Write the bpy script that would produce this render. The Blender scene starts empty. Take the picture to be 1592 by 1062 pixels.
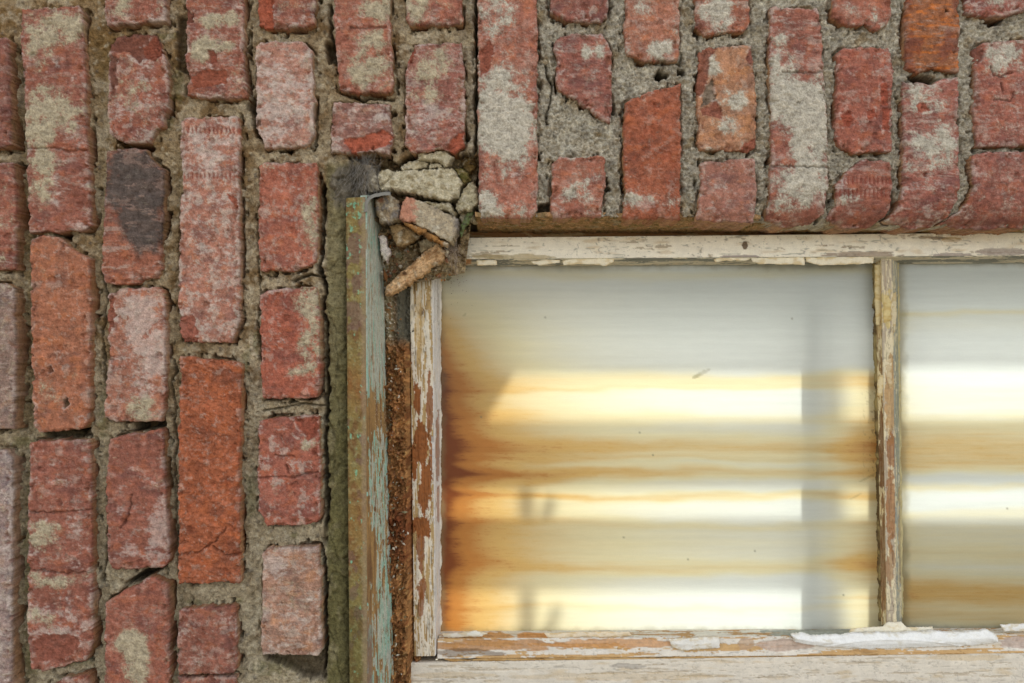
import bpy, math
import numpy as np

# ------------------------------------------------------------------ camera, sky, sun, exposure
S = 1.0 / 1750.0          # metres per photo pixel on the plane of the brick faces
D = 0.85                  # camera distance to that plane
EYE = 1.5                 # camera height over the ground
sc = bpy.context.scene
col = sc.collection

cam_data = bpy.data.cameras.new("camera")
cam = bpy.data.objects.new("camera", cam_data)
col.objects.link(cam)
cam.location = (0, -D, EYE)
cam.rotation_euler = (math.radians(90), 0, 0)
cam_data.sensor_width = 36
cam_data.lens = 36 * D / (1592 * S)
cam_data.clip_start = 0.02
cam_data.clip_end = 500
sc.camera = cam

SUN_EL, SUN_ROT = 36.0, 0.0
world = bpy.data.worlds.new("World")
sc.world = world
world.use_nodes = True
wn, wl = world.node_tree.nodes, world.node_tree.links
sky = wn.new("ShaderNodeTexSky")
sky.sky_type = 'NISHITA'
sky.sun_disc = False
sky.sun_elevation = math.radians(SUN_EL)
sky.sun_rotation = math.radians(SUN_ROT)
sky.dust_density = 2.5
hs = wn.new("ShaderNodeHueSaturation")
hs.inputs["Saturation"].default_value = 0.22
wl.new(sky.outputs[0], hs.inputs["Color"])
wl.new(hs.outputs[0], wn["Background"].inputs["Color"])
wn["Background"].inputs["Strength"].default_value = 0.15

sun_data = bpy.data.lights.new("sun", 'SUN')
sun_data.energy = 2.0
sun_data.angle = math.radians(5.0)
sun_data.color = (1.0, 0.985, 0.95)
sun = bpy.data.objects.new("sun", sun_data)
col.objects.link(sun)
sun.location = (0, 3, 4)
from mathutils import Vector
el = math.radians(SUN_EL)
sun.rotation_euler = Vector((0, -math.cos(el), -math.sin(el))).to_track_quat('-Z', 'Y').to_euler()

vs = sc.view_settings
vs.view_transform = 'Standard'
vs.look = 'None'
vs.gamma = 1
vs.use_curve_mapping = False
vs.exposure = 1.68

# ------------------------------------------------------------------ numpy helpers
_G = np.stack([np.cos(np.arange(256) / 256 * 2 * np.pi), np.sin(np.arange(256) / 256 * 2 * np.pi)], -1)


def perlin(x, y, seed=0):
    x = np.asarray(x, float); y = np.asarray(y, float)
    xi = np.floor(x).astype(np.int64); yi = np.floor(y).astype(np.int64)
    fx = x - xi; fy = y - yi
    def corner(ox, oy):
        h = ((xi + ox) * 374761393 + (yi + oy) * 668265263 + seed * 1442695041) & 0xffffffff
        h = ((h ^ (h >> 13)) * 1274126177) & 0xffffffff
        g = _G[((h ^ (h >> 16)) & 255)]
        return g[..., 0] * (fx - ox) + g[..., 1] * (fy - oy)
    u = fx * fx * fx * (fx * (fx * 6 - 15) + 10); v = fy * fy * fy * (fy * (fy * 6 - 15) + 10)
    a = corner(0, 0); b = corner(1, 0); c = corner(0, 1); d = corner(1, 1)
    return 1.5 * ((a + (b - a) * u) * (1 - v) + (c + (d - c) * u) * v)


def fbm(x, y, octv=3, seed=0, gain=0.5):
    t = 0; a = 1.0; f = 1.0; n = 0
    for k in range(octv):
        t = t + a * perlin(x * f + 17.3 * k, y * f - 9.1 * k, seed + k * 31)
        n += a; a *= gain; f *= 2.03
    return t / (0.75 * n)


def ss(a, b, x):
    t = np.clip((x - a) / (b - a), 0, 1)
    return t * t * (3 - 2 * t)


def lin(c):
    c = np.asarray(c, float) / 255.0
    return np.where(c <= 0.04045, c / 12.92, ((c + 0.055) / 1.055) ** 2.4)


def mix(a, b, t):
    t = np.asarray(t)[..., None]
    return a * (1 - t) + b * t


def cells(x, y, seed):
    """distance to the nearest point of a jittered lattice: pebbles and pits"""
    xi = np.floor(x).astype(np.int64); yi = np.floor(y).astype(np.int64)
    best = np.full(np.shape(x), 9.0); rid = np.zeros(np.shape(x))
    for ox in (-1, 0, 1):
        for oy in (-1, 0, 1):
            h = ((xi + ox) * 374761393 + (yi + oy) * 668265263 + seed * 1442695041) & 0xffffffff
            h = ((h ^ (h >> 13)) * 1274126177) & 0xffffffff
            h = h ^ (h >> 16)
            px = xi + ox + (h & 1023) / 1023.0; py = yi + oy + ((h >> 10) & 1023) / 1023.0
            d = (px - x) ** 2 + (py - y) ** 2
            m = d < best
            best = np.where(m, d, best); rid = np.where(m, ((h >> 20) & 1023) / 1023.0, rid)
    return np.sqrt(best), rid


def poly_sdf(X, Y, poly):
    """signed distance in pixels, positive inside"""
    P = np.asarray(poly, float); Q = np.roll(P, -1, 0)
    best = np.full(X.shape, 1e9); inside = np.zeros(X.shape, bool)
    for (ax, ay), (bx, by) in zip(P, Q):
        dx, dy = bx - ax, by - ay
        t = np.clip(((X - ax) * dx + (Y - ay) * dy) / (dx * dx + dy * dy + 1e-9), 0, 1)
        best = np.minimum(best, (X - ax - t * dx) ** 2 + (Y - ay - t * dy) ** 2)
        if ay != by:
            c = ((ay > Y) != (by > Y)) & (X < (bx - ax) * (Y - ay) / (by - ay) + ax)
            inside ^= c
    d = np.sqrt(best)
    return np.where(inside, d, -d)


def line_dist(X, Y, pts):
    best = np.full(X.shape, 1e9)
    for (ax, ay), (bx, by) in zip(pts[:-1], pts[1:]):
        dx, dy = bx - ax, by - ay
        t = np.clip(((X - ax) * dx + (Y - ay) * dy) / (dx * dx + dy * dy + 1e-9), 0, 1)
        best = np.minimum(best, (X - ax - t * dx) ** 2 + (Y - ay - t * dy) ** 2)
    return np.sqrt(best)


def place(px, py, d):
    """a photo pixel taken at depth d (metres behind the brick faces) -> world point"""
    k = S * (D + np.asarray(d, float)) / D
    return np.stack(np.broadcast_arrays((np.asarray(px, float) - 796) * k, np.asarray(d, float),
                                        EYE + (531 - np.asarray(py, float)) * k), -1)


# ------------------------------------------------------------------ objects
def tag(o, label=None, cat=None, group=None, kind=None):
    for k, v in (("label", label), ("category", cat), ("group", group), ("kind", kind)):
        if v:
            o[k] = v
    return o


def empty(name, loc, label, cat, group=None):
    o = bpy.data.objects.new(name, None)
    o.empty_display_size = 0.02
    o.location = loc
    col.objects.link(o)
    return tag(o, label, cat, group)


def mesh_object(name, V, F, C, mat, parent=None, label=None, smooth=True, mats=None, fmat=None):
    """V (n,3) world points, F list of (m,k) face index arrays, C (n,3) linear albedo"""
    V = np.asarray(V, np.float64)
    org = (V.min(0) + V.max(0)) / 2
    if parent is None:
        org[2] = V[:, 2].min()
    me = bpy.data.meshes.new(name)
    me.vertices.add(len(V))
    me.vertices.foreach_set("co", (V - org).astype(np.float32).ravel())
    idx = np.concatenate([f.ravel() for f in F]).astype(np.int32)
    tot = np.concatenate([np.full(len(f), f.shape[1]) for f in F]).astype(np.int32)
    start = np.concatenate([[0], np.cumsum(tot)[:-1]]).astype(np.int32)
    me.loops.add(len(idx))
    me.loops.foreach_set("vertex_index", idx)
    me.polygons.add(len(tot))
    me.polygons.foreach_set("loop_start", start)
    me.polygons.foreach_set("loop_total", tot)
    me.polygons.foreach_set("use_smooth", np.full(len(tot), smooth, bool))
    for m in (mats or [mat]):
        me.materials.append(m)
    if fmat is not None:
        me.polygons.foreach_set("material_index", fmat.astype(np.int32))
    me.update(calc_edges=True)
    me.validate()
    a = me.attributes.new("albedo", 'FLOAT_COLOR', 'POINT')
    cc = np.ones((len(V), 4), np.float32); cc[:, :3] = np.clip(C, 0.004, 0.92)
    a.data.foreach_set("color", cc.ravel())
    o = bpy.data.objects.new(name, me)
    col.objects.link(o)
    if parent is not None:
        o.parent = parent
        o.location = Vector(org) - parent.location
    else:
        o.location = org
    if label:
        o["label"] = label
    return o


def finish_grid(name, pos, nrm, keep, C, mat, parent, back, label=None, wob=0.0, e=None, skirt=None, rings=3, seed=0, side=None):
    """grid of points -> front faces where keep, plus a skirt running back along -nrm from every open edge"""
    n, m = pos.shape[:2]
    idx = np.arange(n * m).reshape(n, m)
    q = np.stack([idx[:-1, :-1], idx[1:, :-1], idx[1:, 1:], idx[:-1, 1:]], -1)[keep]
    ed = np.concatenate([q[:, [0, 1]], q[:, [1, 2]], q[:, [2, 3]], q[:, [3, 0]]])
    key = np.minimum(ed[:, 0], ed[:, 1]) * (n * m) + np.maximum(ed[:, 0], ed[:, 1])
    _, inv, cnt = np.unique(key, return_inverse=True, return_counts=True)
    be = ed[cnt[inv] == 1]
    used = np.unique(q)
    remap = np.full(n * m, -1); remap[used] = np.arange(len(used))
    V = pos.reshape(-1, 3)[used]; N = nrm.reshape(-1, 3)[used]; CC = C.reshape(-1, 3)[used]
    q = remap[q]; be = remap[be]
    F = [q]; VV = [V]; CL = [CC]
    if back > 0 and len(be):
        bv = np.unique(be); loc = np.full(len(used), -1); loc[bv] = np.arange(len(bv))
        prev = bv.copy(); base = len(used)
        cen = V.mean(0)
        out = V[bv] - cen; out -= (out * N[bv]).sum(-1, keepdims=True) * N[bv]
        out /= np.linalg.norm(out, axis=1, keepdims=True) + 1e-9
        for r in range(1, rings + 1):
            t = (r / rings) ** 1.3 * back
            p = V[bv] - N[bv] * t
            if wob:
                w = fbm(p[:, 0] / 0.012 + p[:, 2] / 0.009, p[:, 1] / 0.01 + r * 0.7, 2, seed + 5) * wob
                p = p + out * w[:, None]
            cur = base + np.arange(len(bv))
            ia, ib = loc[be[:, 0]], loc[be[:, 1]]
            F.append(np.stack([prev[ib], prev[ia], cur[ia], cur[ib]], -1))
            VV.append(p)
            c = CC[bv] if side is None else side(p, CC[bv])
            CL.append(c)
            prev = cur; base += len(bv)
    return mesh_object(name, np.concatenate(VV), F, np.concatenate(CL), mat, parent, label)


def slab(name, poly, d0, fn, mat, parent=None, label=None, step=1.4, back=0.05, rag=(2.0, 1.0), R=6.0, rd=4.0, seed=0, wob=0.0006, side=None, rings=4):
    """a lump with the given outline (photo pixels at depth d0), a relief front and real sides.
    fn(X, Y, e) -> height in mm towards the viewer, linear colour"""
    P = np.asarray(poly, float)
    xs = np.arange(P[:, 0].min() - 5, P[:, 0].max() + 5 + step, step)
    ys = np.arange(P[:, 1].min() - 5, P[:, 1].max() + 5 + step, step)
    X, Y = np.meshgrid(xs, ys)
    jx = fbm(X / 20, Y / 20, 5, seed + 1, .62) * rag[0] * 1.5 + fbm(X / 3.4, Y / 3.4, 2, seed + 2) * rag[1] * .7
    e = poly_sdf(X, Y, P) + jx
    ins = e > 0
    keep = ins[:-1, :-1] | ins[1:, :-1] | ins[1:, 1:] | ins[:-1, 1:]
    gy, gx = np.gradient(e, step)
    g2 = np.maximum(gx * gx + gy * gy, 0.3)
    mv = np.where(~ins, -e, 0); mv = np.minimum(mv, step * 1.6)
    XX = X + mv * gx / g2; YY = Y + mv * gy / g2
    ee = np.maximum(e, 0)
    h, C = fn(XX, YY, ee)
    t = np.clip(ee / R, 0, 1)
    h = h - rd * (1 - np.sqrt(np.clip(1 - (1 - t) ** 2, 0, 1)))
    p = place(XX, YY, np.full(X.shape, d0))
    p[..., 1] -= h * 0.001
    N = np.zeros_like(p); N[..., 1] = -1
    return finish_grid(name, p, N, keep, C, mat, parent, back, label, wob, seed=seed, side=side, rings=rings)


def panel(name, quad, fn, mat, parent=None, label=None, step=1.4, back=0.02, wob=0.0, seed=0, relief=1.0):
    """a four-cornered board face; quad = (px, py, depth) TL TR BR BL; fn(U, V, X, Y) -> mm out along the normal, colour"""
    q = [np.array(c, float) for c in quad]
    wpx = max(math.hypot(*(q[1] - q[0])[:2]), abs(q[1][2] - q[0][2]) / S)
    hpx = max(math.hypot(*(q[3] - q[0])[:2]), abs(q[3][2] - q[0][2]) / S)
    nu = max(int(wpx / step) + 1, 4); nv = max(int(hpx / step) + 1, 4)
    u, v = np.meshgrid(np.linspace(0, 1, nu), np.linspace(0, 1, nv))
    A, B, C_, E = [place(*c) for c in q]
    P = (A * ((1 - u) * (1 - v))[..., None] + B * (u * (1 - v))[..., None]
         + C_ * (u * v)[..., None] + E * ((1 - u) * v)[..., None])
    X = q[0][0] * (1 - u) * (1 - v) + q[1][0] * u * (1 - v) + q[2][0] * u * v + q[3][0] * (1 - u) * v
    Y = q[0][1] * (1 - u) * (1 - v) + q[1][1] * u * (1 - v) + q[2][1] * u * v + q[3][1] * (1 - u) * v
    n = np.cross(E - A, B - A); n /= np.linalg.norm(n)
    if n[1] > 0:
        n = -n
    N = np.broadcast_to(n, P.shape)
    h, C = fn(u * wpx, v * hpx, X, Y)
    P = P + N * (h * 0.001 * relief)[..., None]
    keep = np.ones((nv - 1, nu - 1), bool)
    return finish_grid(name, P, N, keep, C, mat, parent, back, label, wob, seed=seed)


def box_mesh(boxes):
    V = []; F = []
    for (x0, x1, y0, y1, z0, z1) in boxes:
        b = len(V)
        V += [(x, y, z) for z in (z0, z1) for y in (y0, y1) for x in (x0, x1)]
        F += [[b + i for i in f] for f in ((0, 2, 3, 1), (4, 5, 7, 6), (0, 1, 5, 4), (2, 6, 7, 3), (0, 4, 6, 2), (1, 3, 7, 5))]
    return np.array(V, float), np.array(F)


# ------------------------------------------------------------------ materials
def surface(name, rough=0.9, spec=0.25, scale=900, var=0.22, bump=0.35, dist=0.0006, stretch=(1, 1, 1), coarse=None, pits=0.0):
    m = bpy.data.materials.new(name)
    m.use_nodes = True
    N, L = m.node_tree.nodes, m.node_tree.links
    b = N["Principled BSDF"]
    b.inputs["Roughness"].default_value = rough
    b.inputs["Specular IOR Level"].default_value = spec
    at = N.new("ShaderNodeAttribute"); at.attribute_name = "albedo"
    tc = N.new("ShaderNodeTexCoord")
    mp = N.new("ShaderNodeMapping"); mp.inputs["Scale"].default_value = stretch
    L.new(tc.outputs["Object"], mp.inputs[0])
    n1 = N.new("ShaderNodeTexNoise"); n1.inputs["Scale"].default_value = scale; n1.inputs["Detail"].default_value = 4
    n2 = N.new("ShaderNodeTexNoise"); n2.inputs["Scale"].default_value = coarse or scale / 4.5; n2.inputs["Detail"].default_value = 5
    L.new(mp.outputs[0], n1.inputs[0]); L.new(mp.outputs[0], n2.inputs[0])
    mr = N.new("ShaderNodeMapRange")
    mr.inputs[1].default_value = 0.3; mr.inputs[2].default_value = 0.7
    mr.inputs[3].default_value = 1 - var; mr.inputs[4].default_value = 1 + var
    ad = N.new("ShaderNodeMath"); ad.operation = 'ADD'
    hf = N.new("ShaderNodeMath"); hf.operation = 'MULTIPLY'; hf.inputs[1].default_value = 0.5
    L.new(n1.outputs[0], ad.inputs[0]); L.new(n2.outputs[0], ad.inputs[1]); L.new(ad.outputs[0], hf.inputs[0])
    L.new(hf.outputs[0], mr.inputs[0])
    mx = N.new("ShaderNodeVectorMath"); mx.operation = 'SCALE'
    L.new(at.outputs["Color"], mx.inputs[0]); L.new(mr.outputs[0], mx.inputs["Scale"])
    L.new(mx.outputs[0], b.inputs["Base Color"])
    bp = N.new("ShaderNodeBump"); bp.inputs["Strength"].default_value = bump; bp.inputs["Distance"].default_value = dist
    L.new(hf.outputs[0], bp.inputs["Height"])
    L.new(bp.outputs[0], b.inputs["Normal"])
    return m


M_BRICK = surface("fired clay", 0.92, 0.2, 1000, 0.5, 0.9, 0.0016)
M_MORTAR = surface("sandy mortar", 0.96, 0.15, 1000, 0.55, 1.0, 0.0026)
M_STONE = surface("broken stone", 0.95, 0.15, 1000, 0.5, 0.9, 0.0018)
M_PAINT = surface("peeling painted wood", 0.75, 0.3, 900, 0.12, 0.3, 0.0004, coarse=160)
M_CASE = surface("crusty painted casing", 0.85, 0.25, 1000, 0.28, 0.5, 0.0009)
M_DEBRIS = surface("crumbled debris", 0.95, 0.15, 1100, 0.4, 0.9, 0.0016)
M_METAL = surface("dull lead", 0.55, 0.5, 900, 0.15, 0.2, 0.0004)
M_LEAF = surface("leaf", 0.55, 0.4, 700, 0.15, 0.2, 0.0003)


def pane_material():
    m = bpy.data.materials.new("stained frosted glass")
    m.use_nodes = True
    N, L = m.node_tree.nodes, m.node_tree.links
    N.remove(N["Principled BSDF"])
    out = N["Material Output"]
    at = N.new("ShaderNodeAttribute"); at.attribute_name = "albedo"
    tc = N.new("ShaderNodeTexCoord")
    n1 = N.new("ShaderNodeTexNoise"); n1.inputs["Scale"].default_value = 1000; n1.inputs["Detail"].default_value = 3
    L.new(tc.outputs["Object"], n1.inputs[0])
    mr = N.new("ShaderNodeMapRange"); mr.inputs[1].default_value = 0.3; mr.inputs[2].default_value = 0.7
    mr.inputs[3].default_value = 0.96; mr.inputs[4].default_value = 1.04
    L.new(n1.outputs[0], mr.inputs[0])
    mx = N.new("ShaderNodeVectorMath"); mx.operation = 'SCALE'
    L.new(at.outputs["Color"], mx.inputs[0]); L.new(mr.outputs[0], mx.inputs["Scale"])
    tr = N.new("ShaderNodeBsdfTranslucent"); L.new(mx.outputs[0], tr.inputs[0])
    df = N.new("ShaderNodeBsdfDiffuse"); L.new(mx.outputs[0], df.inputs[0])
    m1 = N.new("ShaderNodeMixShader"); m1.inputs[0].default_value = 0.47
    L.new(df.outputs[0], m1.inputs[1]); L.new(tr.outputs[0], m1.inputs[2])
    gl = N.new("ShaderNodeBsdfGlossy"); gl.inputs["Roughness"].default_value = 0.28
    fr = N.new("ShaderNodeFresnel"); fr.inputs[0].default_value = 1.4
    m2 = N.new("ShaderNodeMixShader")
    L.new(fr.outputs[0], m2.inputs[0]); L.new(m1.outputs[0], m2.inputs[1]); L.new(gl.outputs[0], m2.inputs[2])
    L.new(m2.outputs[0], out.inputs[0])
    return m


def clear_material():
    m = bpy.data.materials.new("clear glass back")
    m.use_nodes = True
    N, L = m.node_tree.nodes, m.node_tree.links
    N.remove(N["Principled BSDF"])
    t = N.new("ShaderNodeBsdfTransparent"); t.inputs[0].default_value = (0.95, 0.97, 0.95, 1)
    L.new(t.outputs[0], N["Material Output"].inputs[0])
    return m


M_PANE = pane_material(); M_CLEAR = clear_material()

# ------------------------------------------------------------------ brick wall
wall = empty("brick_wall", (-0.28, 0.03, 0.0), "old red brick wall with eroded mortar around the stained window", "wall")
wall["kind"] = "thing"

MORT_L = lin((170, 152, 122)); MORT_L2 = lin((126, 102, 70)); MORT_P = lin((186, 174, 150))
MORT_R = lin((182, 172, 152)); MORT_R2 = lin((142, 134, 118)); MORT_RP = lin((202, 194, 174))
MOSS = lin((86, 88, 40)); SMEAR = lin((166, 154, 128)); SMEAR_R = lin((178, 171, 154))
HAZE = lin((188, 171, 160)); CLAY = lin((176, 84, 52)); SOOT = lin((76, 71, 66))
RED = (146, 74, 58); DRED = (124, 62, 54); PINK = (176, 112, 92); ORANGE = (170, 98, 66); TAN = (184, 128, 92)
GREY = (138, 112, 102); BLACK = (84, 74, 70); RUST = (150, 84, 44)

# outline, colour, options: s smear, z haze, k soot, b blobs (x, y, rx, ry, amp), c chips (polygon, depth mm, colour), l cracks
BR = []


def B(poly, base, label=None, **o):
    BR.append((poly, base, label, o))


B([(-62, 55), (8, 58), (11, 62), (15, 228), (-62, 232)], DRED, z=.3)
B([(-62, 252), (18, 253), (24, 300), (23, 400), (25, 420), (-62, 418)], RED, s=.45, z=.3)
B([(-62, 440), (10, 441), (20, 450), (23, 540), (20, 668), (-62, 668)], GREY, "grey weathered brick at the left edge", s=.4, z=.5, k=.4)
B([(-62, 700), (8, 700), (18, 712), (17, 900), (16, 1112), (-62, 1112)], (150, 128, 124), "pale bluish grey brick", z=.9, s=.2)
B([(33, 14), (48, 12), (120, 8), (126, 20), (130, 100), (135, 232), (139, 300), (140, 350), (132, 358), (45, 362), (42, 300), (40, 230), (36, 130), (31, 60)], RED,
  "long brick with big tan mortar patches", s=.1, z=.55, b=[(88, 42, 45, 24, .9), (58, 82, 20, 22, .7), (78, 175, 42, 34, .9), (60, 215, 22, 20, .7), (72, 250, 24, 14, .6), (66, 290, 20, 30, .8)],
  l=[[(38, 231), (75, 229), (110, 235), (138, 233)]])
B([(46, 375), (60, 366), (85, 366), (95, 372), (118, 392), (138, 402), (139, 500), (138, 600), (136, 655), (128, 668), (60, 672), (52, 660), (48, 560), (46, 480)], ORANGE,
  "orange brown brick with dark specks and a cut upper corner", s=.05, z=.35, k=.42, b=[(78, 608, 16, 26, .35)], c=[([(97, 622), (103, 617), (110, 628), (100, 637)], 6, (90, 70, 40)), ([(72, 570), (80, 568), (84, 578), (76, 580)], 3, (96, 54, 40))])
B([(46, 688), (60, 686), (138, 684), (141, 780), (141, 900), (143, 990), (140, 1012), (130, 1028), (62, 1046), (48, 1040), (42, 1000), (42, 800)], RED,
  "long banded brick with a crack and grey lower end", s=.12, z=.5, b=[(64, 833, 22, 20, .8), (60, 900, 12, 12, .7), (95, 905, 26, 9, .7), (62, 960, 24, 12, .7)],
  l=[[(46, 796), (80, 797), (120, 794), (140, 793)], [(44, 885), (90, 891), (140, 890)]], g=[(95, 970, 60, 28, .7)], c=[([(48, 1000), (70, 985), (110, 985), (128, 1000), (100, 1028), (60, 1030)], 1.0, (140, 72, 58))])
B([(98, 1056), (135, 1052), (136, 1112), (60, 1112), (70, 1075)], RED, z=.4)
B([(161, -62), (257, -62), (256, 32), (166, 38), (161, 26)], RED, s=.2, z=.7, b=[(190, 12, 14, 18, .6)])
B([(168, 68), (180, 55), (205, 50), (240, 53), (248, 66), (250, 80), (258, 92), (261, 130), (260, 166), (251, 180), (252, 195), (240, 202), (231, 222), (195, 222), (172, 212), (168, 190), (167, 120)], RED,
  "chipped brick with a dark broken upper end", s=.25, z=.75, c=[([(160, 60), (180, 45), (245, 45), (252, 86), (235, 90), (215, 98), (200, 82), (168, 78)], 4.5, (112, 54, 42)), ([(218, 72), (240, 55), (250, 80), (240, 95), (222, 88)], 2, (140, 62, 44)), ([(168, 84), (180, 90), (182, 140), (172, 150)], 2, (110, 60, 50))], b=[(205, 140, 26, 28, .4)])
B([(165, 234), (180, 231), (225, 231), (232, 245), (240, 255), (252, 262), (253, 300), (250, 380), (249, 415), (242, 430), (225, 433), (212, 442), (185, 444), (163, 440), (157, 420), (160, 330), (164, 280)], (158, 84, 60),
  "soot blackened brick", z=.35, k=.0, sk=[(212, 280, 76, 74), (228, 345, 36, 60)], s=.05)
B([(168, 460), (185, 448), (240, 446), (252, 452), (255, 470), (257, 560), (254, 640), (248, 656), (175, 655), (161, 648), (164, 605), (168, 560), (166, 500)], (170, 104, 82),
  "brick with a grey white weathered face", s=.15, z=.6, g=[(220, 510, 34, 50, 1.), (235, 570, 22, 40, .8), (200, 475, 26, 16, .5)], b=[(222, 635, 22, 18, .9)], c=[([(164, 465), (176, 460), (180, 490), (170, 520), (160, 520)], 2, (150, 76, 56))])
B([(170, 684), (190, 676), (250, 668), (253, 700), (256, 750), (262, 840), (261, 876), (252, 884), (172, 886), (167, 860), (165, 800), (163, 740)], RED,
  "red brick with a frosty white lower corner", s=.08, z=.35, g=[(240, 830, 34, 60, .9), (195, 862, 24, 14, .6)], l=[[(205, 770), (200, 800), (188, 822)]])
B([(163, 938), (180, 930), (190, 920), (230, 900), (240, 899), (248, 903), (260, 910), (262, 1000), (261, 1112), (158, 1112), (162, 1030)], (154, 80, 62),
  "red brick with a slanting broken top", s=.1, z=.4, b=[(205, 1000, 26, 18, .9), (210, 1035, 18, 34, .9)])
B([(288, -62), (376, -62), (378, 40), (378, 100), (382, 130), (382, 150), (370, 152), (289, 149), (288, 135), (296, 122), (288, 110), (289, 60)], RED, s=.12, z=.6,
  b=[(328, 32, 16, 12, .9), (358, 28, 14, 14, .9), (312, 78, 14, 20, .9), (340, 72, 22, 10, .8), (366, 120, 16, 16, .5)], c=[([(286, 10), (300, 20), (302, 35), (290, 38)], 4, (110, 52, 42)), ([(322, 80), (335, 78), (338, 98), (328, 100)], 2.5, (140, 62, 46)), ([(296, 120), (315, 108), (352, 108), (354, 130), (300, 138)], 1.5, (150, 70, 48))])
B([(280, 190), (285, 184), (320, 181), (368, 180), (372, 195), (370, 280), (372, 400), (371, 500), (366, 515), (358, 532), (285, 531), (278, 515), (277, 400), (279, 330), (284, 280), (280, 240)], PINK,
  "long pale pink brick with tooth marks across its top", s=.05, z=.75, teeth=[(200, 205), (272, 275)], c=[([(276, 490), (300, 490), (308, 515), (306, 535), (276, 535)], 1.5, (158, 84, 68)), ([(352, 300), (362, 300), (372, 320), (366, 326)], 2, (170, 80, 56))], g=[(325, 235, 40, 30, .7)])
B([(280, 553), (360, 562), (373, 567), (373, 700), (372, 908), (340, 905), (278, 908), (277, 750)], (188, 92, 46),
  "bright orange brick with a flaked face", s=0, z=.12, flaky=1, l=[[(278, 862), (310, 858), (335, 840), (352, 820)], [(330, 848), (350, 862), (373, 862)]], d=-1)
B([(277, 950), (283, 946), (365, 943), (367, 1000), (367, 1044), (360, 1048), (277, 1050), (275, 1000)], (140, 74, 60), s=.08, z=.45)
B([(276, 1054), (366, 1053), (368, 1112), (276, 1112)], (142, 76, 62), z=.4)
B([(398, -62), (487, -62), (490, 36), (480, 40), (425, 43), (400, 38)], RED, s=.25, z=.5, c=[([(390, -62), (424, -62), (426, 45), (390, 45)], 3.5, (174, 78, 50))])
B([(397, 72), (405, 63), (470, 63), (484, 78), (487, 130), (487, 210), (480, 222), (470, 228), (412, 229), (408, 218), (398, 205), (398, 160), (397, 100)], (178, 122, 104),
  "pale grey pink brick", s=.25, z=.85, g=[(440, 160, 60, 60, .5)], c=[([(396, 185), (404, 186), (406, 194), (398, 197)], 4, (70, 52, 40))])
B([(402, 258), (410, 253), (490, 252), (494, 280), (495, 370), (492, 408), (475, 416), (450, 422), (404, 420), (401, 380)], (168, 86, 64), s=.05, z=.4, b=[(482, 340, 14, 40, .8), (410, 262, 16, 14, .5)])
B([(404, 460), (412, 452), (470, 446), (490, 447), (495, 480), (497, 560), (496, 612), (488, 619), (410, 620), (406, 600), (404, 520)], (166, 76, 54),
  "red brick with a grey mortar smear down its right edge", s=.03, z=.4, b=[(485, 470, 22, 26, .9), (482, 540, 18, 34, .9), (460, 578, 10, 8, .8)])
B([(402, 655), (420, 650), (495, 646), (497, 700), (497, 805), (492, 813), (455, 818), (416, 818), (410, 806), (402, 795), (400, 740)], (162, 80, 62),
  "red brick with a scratched T shaped mark", s=.06, z=.5, c=[([(455, 650), (495, 648), (495, 668), (480, 690)], 2.2, (150, 66, 48))], l=[[(428, 709), (458, 709)], [(445, 722), (448, 735)], [(402, 742), (450, 742), (495, 734)]], b=[(480, 690, 16, 10, .7)])
B([(408, 860), (420, 852), (494, 851), (498, 900), (499, 1010), (494, 1020), (410, 1018), (405, 1005), (407, 940)], (172, 128, 106),
  "tan brick with a whitish upper end", s=.12, z=.6, g=[(430, 875, 24, 16, 1.), (460, 980, 50, 50, .3)], b=[(440, 930, 40, 30, .25)])
B([(517, -62), (604, -62), (607, 60), (611, 110), (610, 138), (600, 143), (545, 144), (527, 138), (525, 100), (519, 40)], (160, 86, 66), s=.32, z=.55, b=[(590, 15, 20, 18, .8), (580, 62, 22, 14, .6), (575, 110, 34, 22, .7)], l=[[(545, 44), (600, 43)]])
B([(516, 165), (520, 158), (606, 162), (608, 215), (604, 240), (585, 236), (548, 238), (515, 236), (514, 200)], (140, 88, 80),
  "short brick with a fresh orange break along its lower edge", s=.1, z=.8, c=[([(532, 215), (560, 214), (580, 206), (596, 200), (612, 212), (606, 226), (580, 233), (548, 240)], 2.5, (186, 86, 60))])
B([(632, -62), (720, -62), (718, 36), (640, 38), (631, 30)], (158, 84, 66), s=.35, z=.5, b=[(650, 12, 22, 20, .7)])
B([(645, 68), (718, 65), (722, 120), (723, 190), (722, 225), (705, 238), (690, 232), (640, 236), (631, 225), (630, 180), (632, 98)], (150, 84, 74), None, s=.25, z=.6,
  b=[(670, 100, 28, 26, .6), (668, 150, 20, 14, .6)], g=[(675, 180, 44, 22, .8)], c=[([(628, 62), (640, 68), (648, 82), (640, 96), (626, 100)], 3, (160, 72, 52)), ([(700, 218), (722, 200), (724, 230), (704, 240), (692, 232)], 3, (180, 84, 58))])
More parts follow.
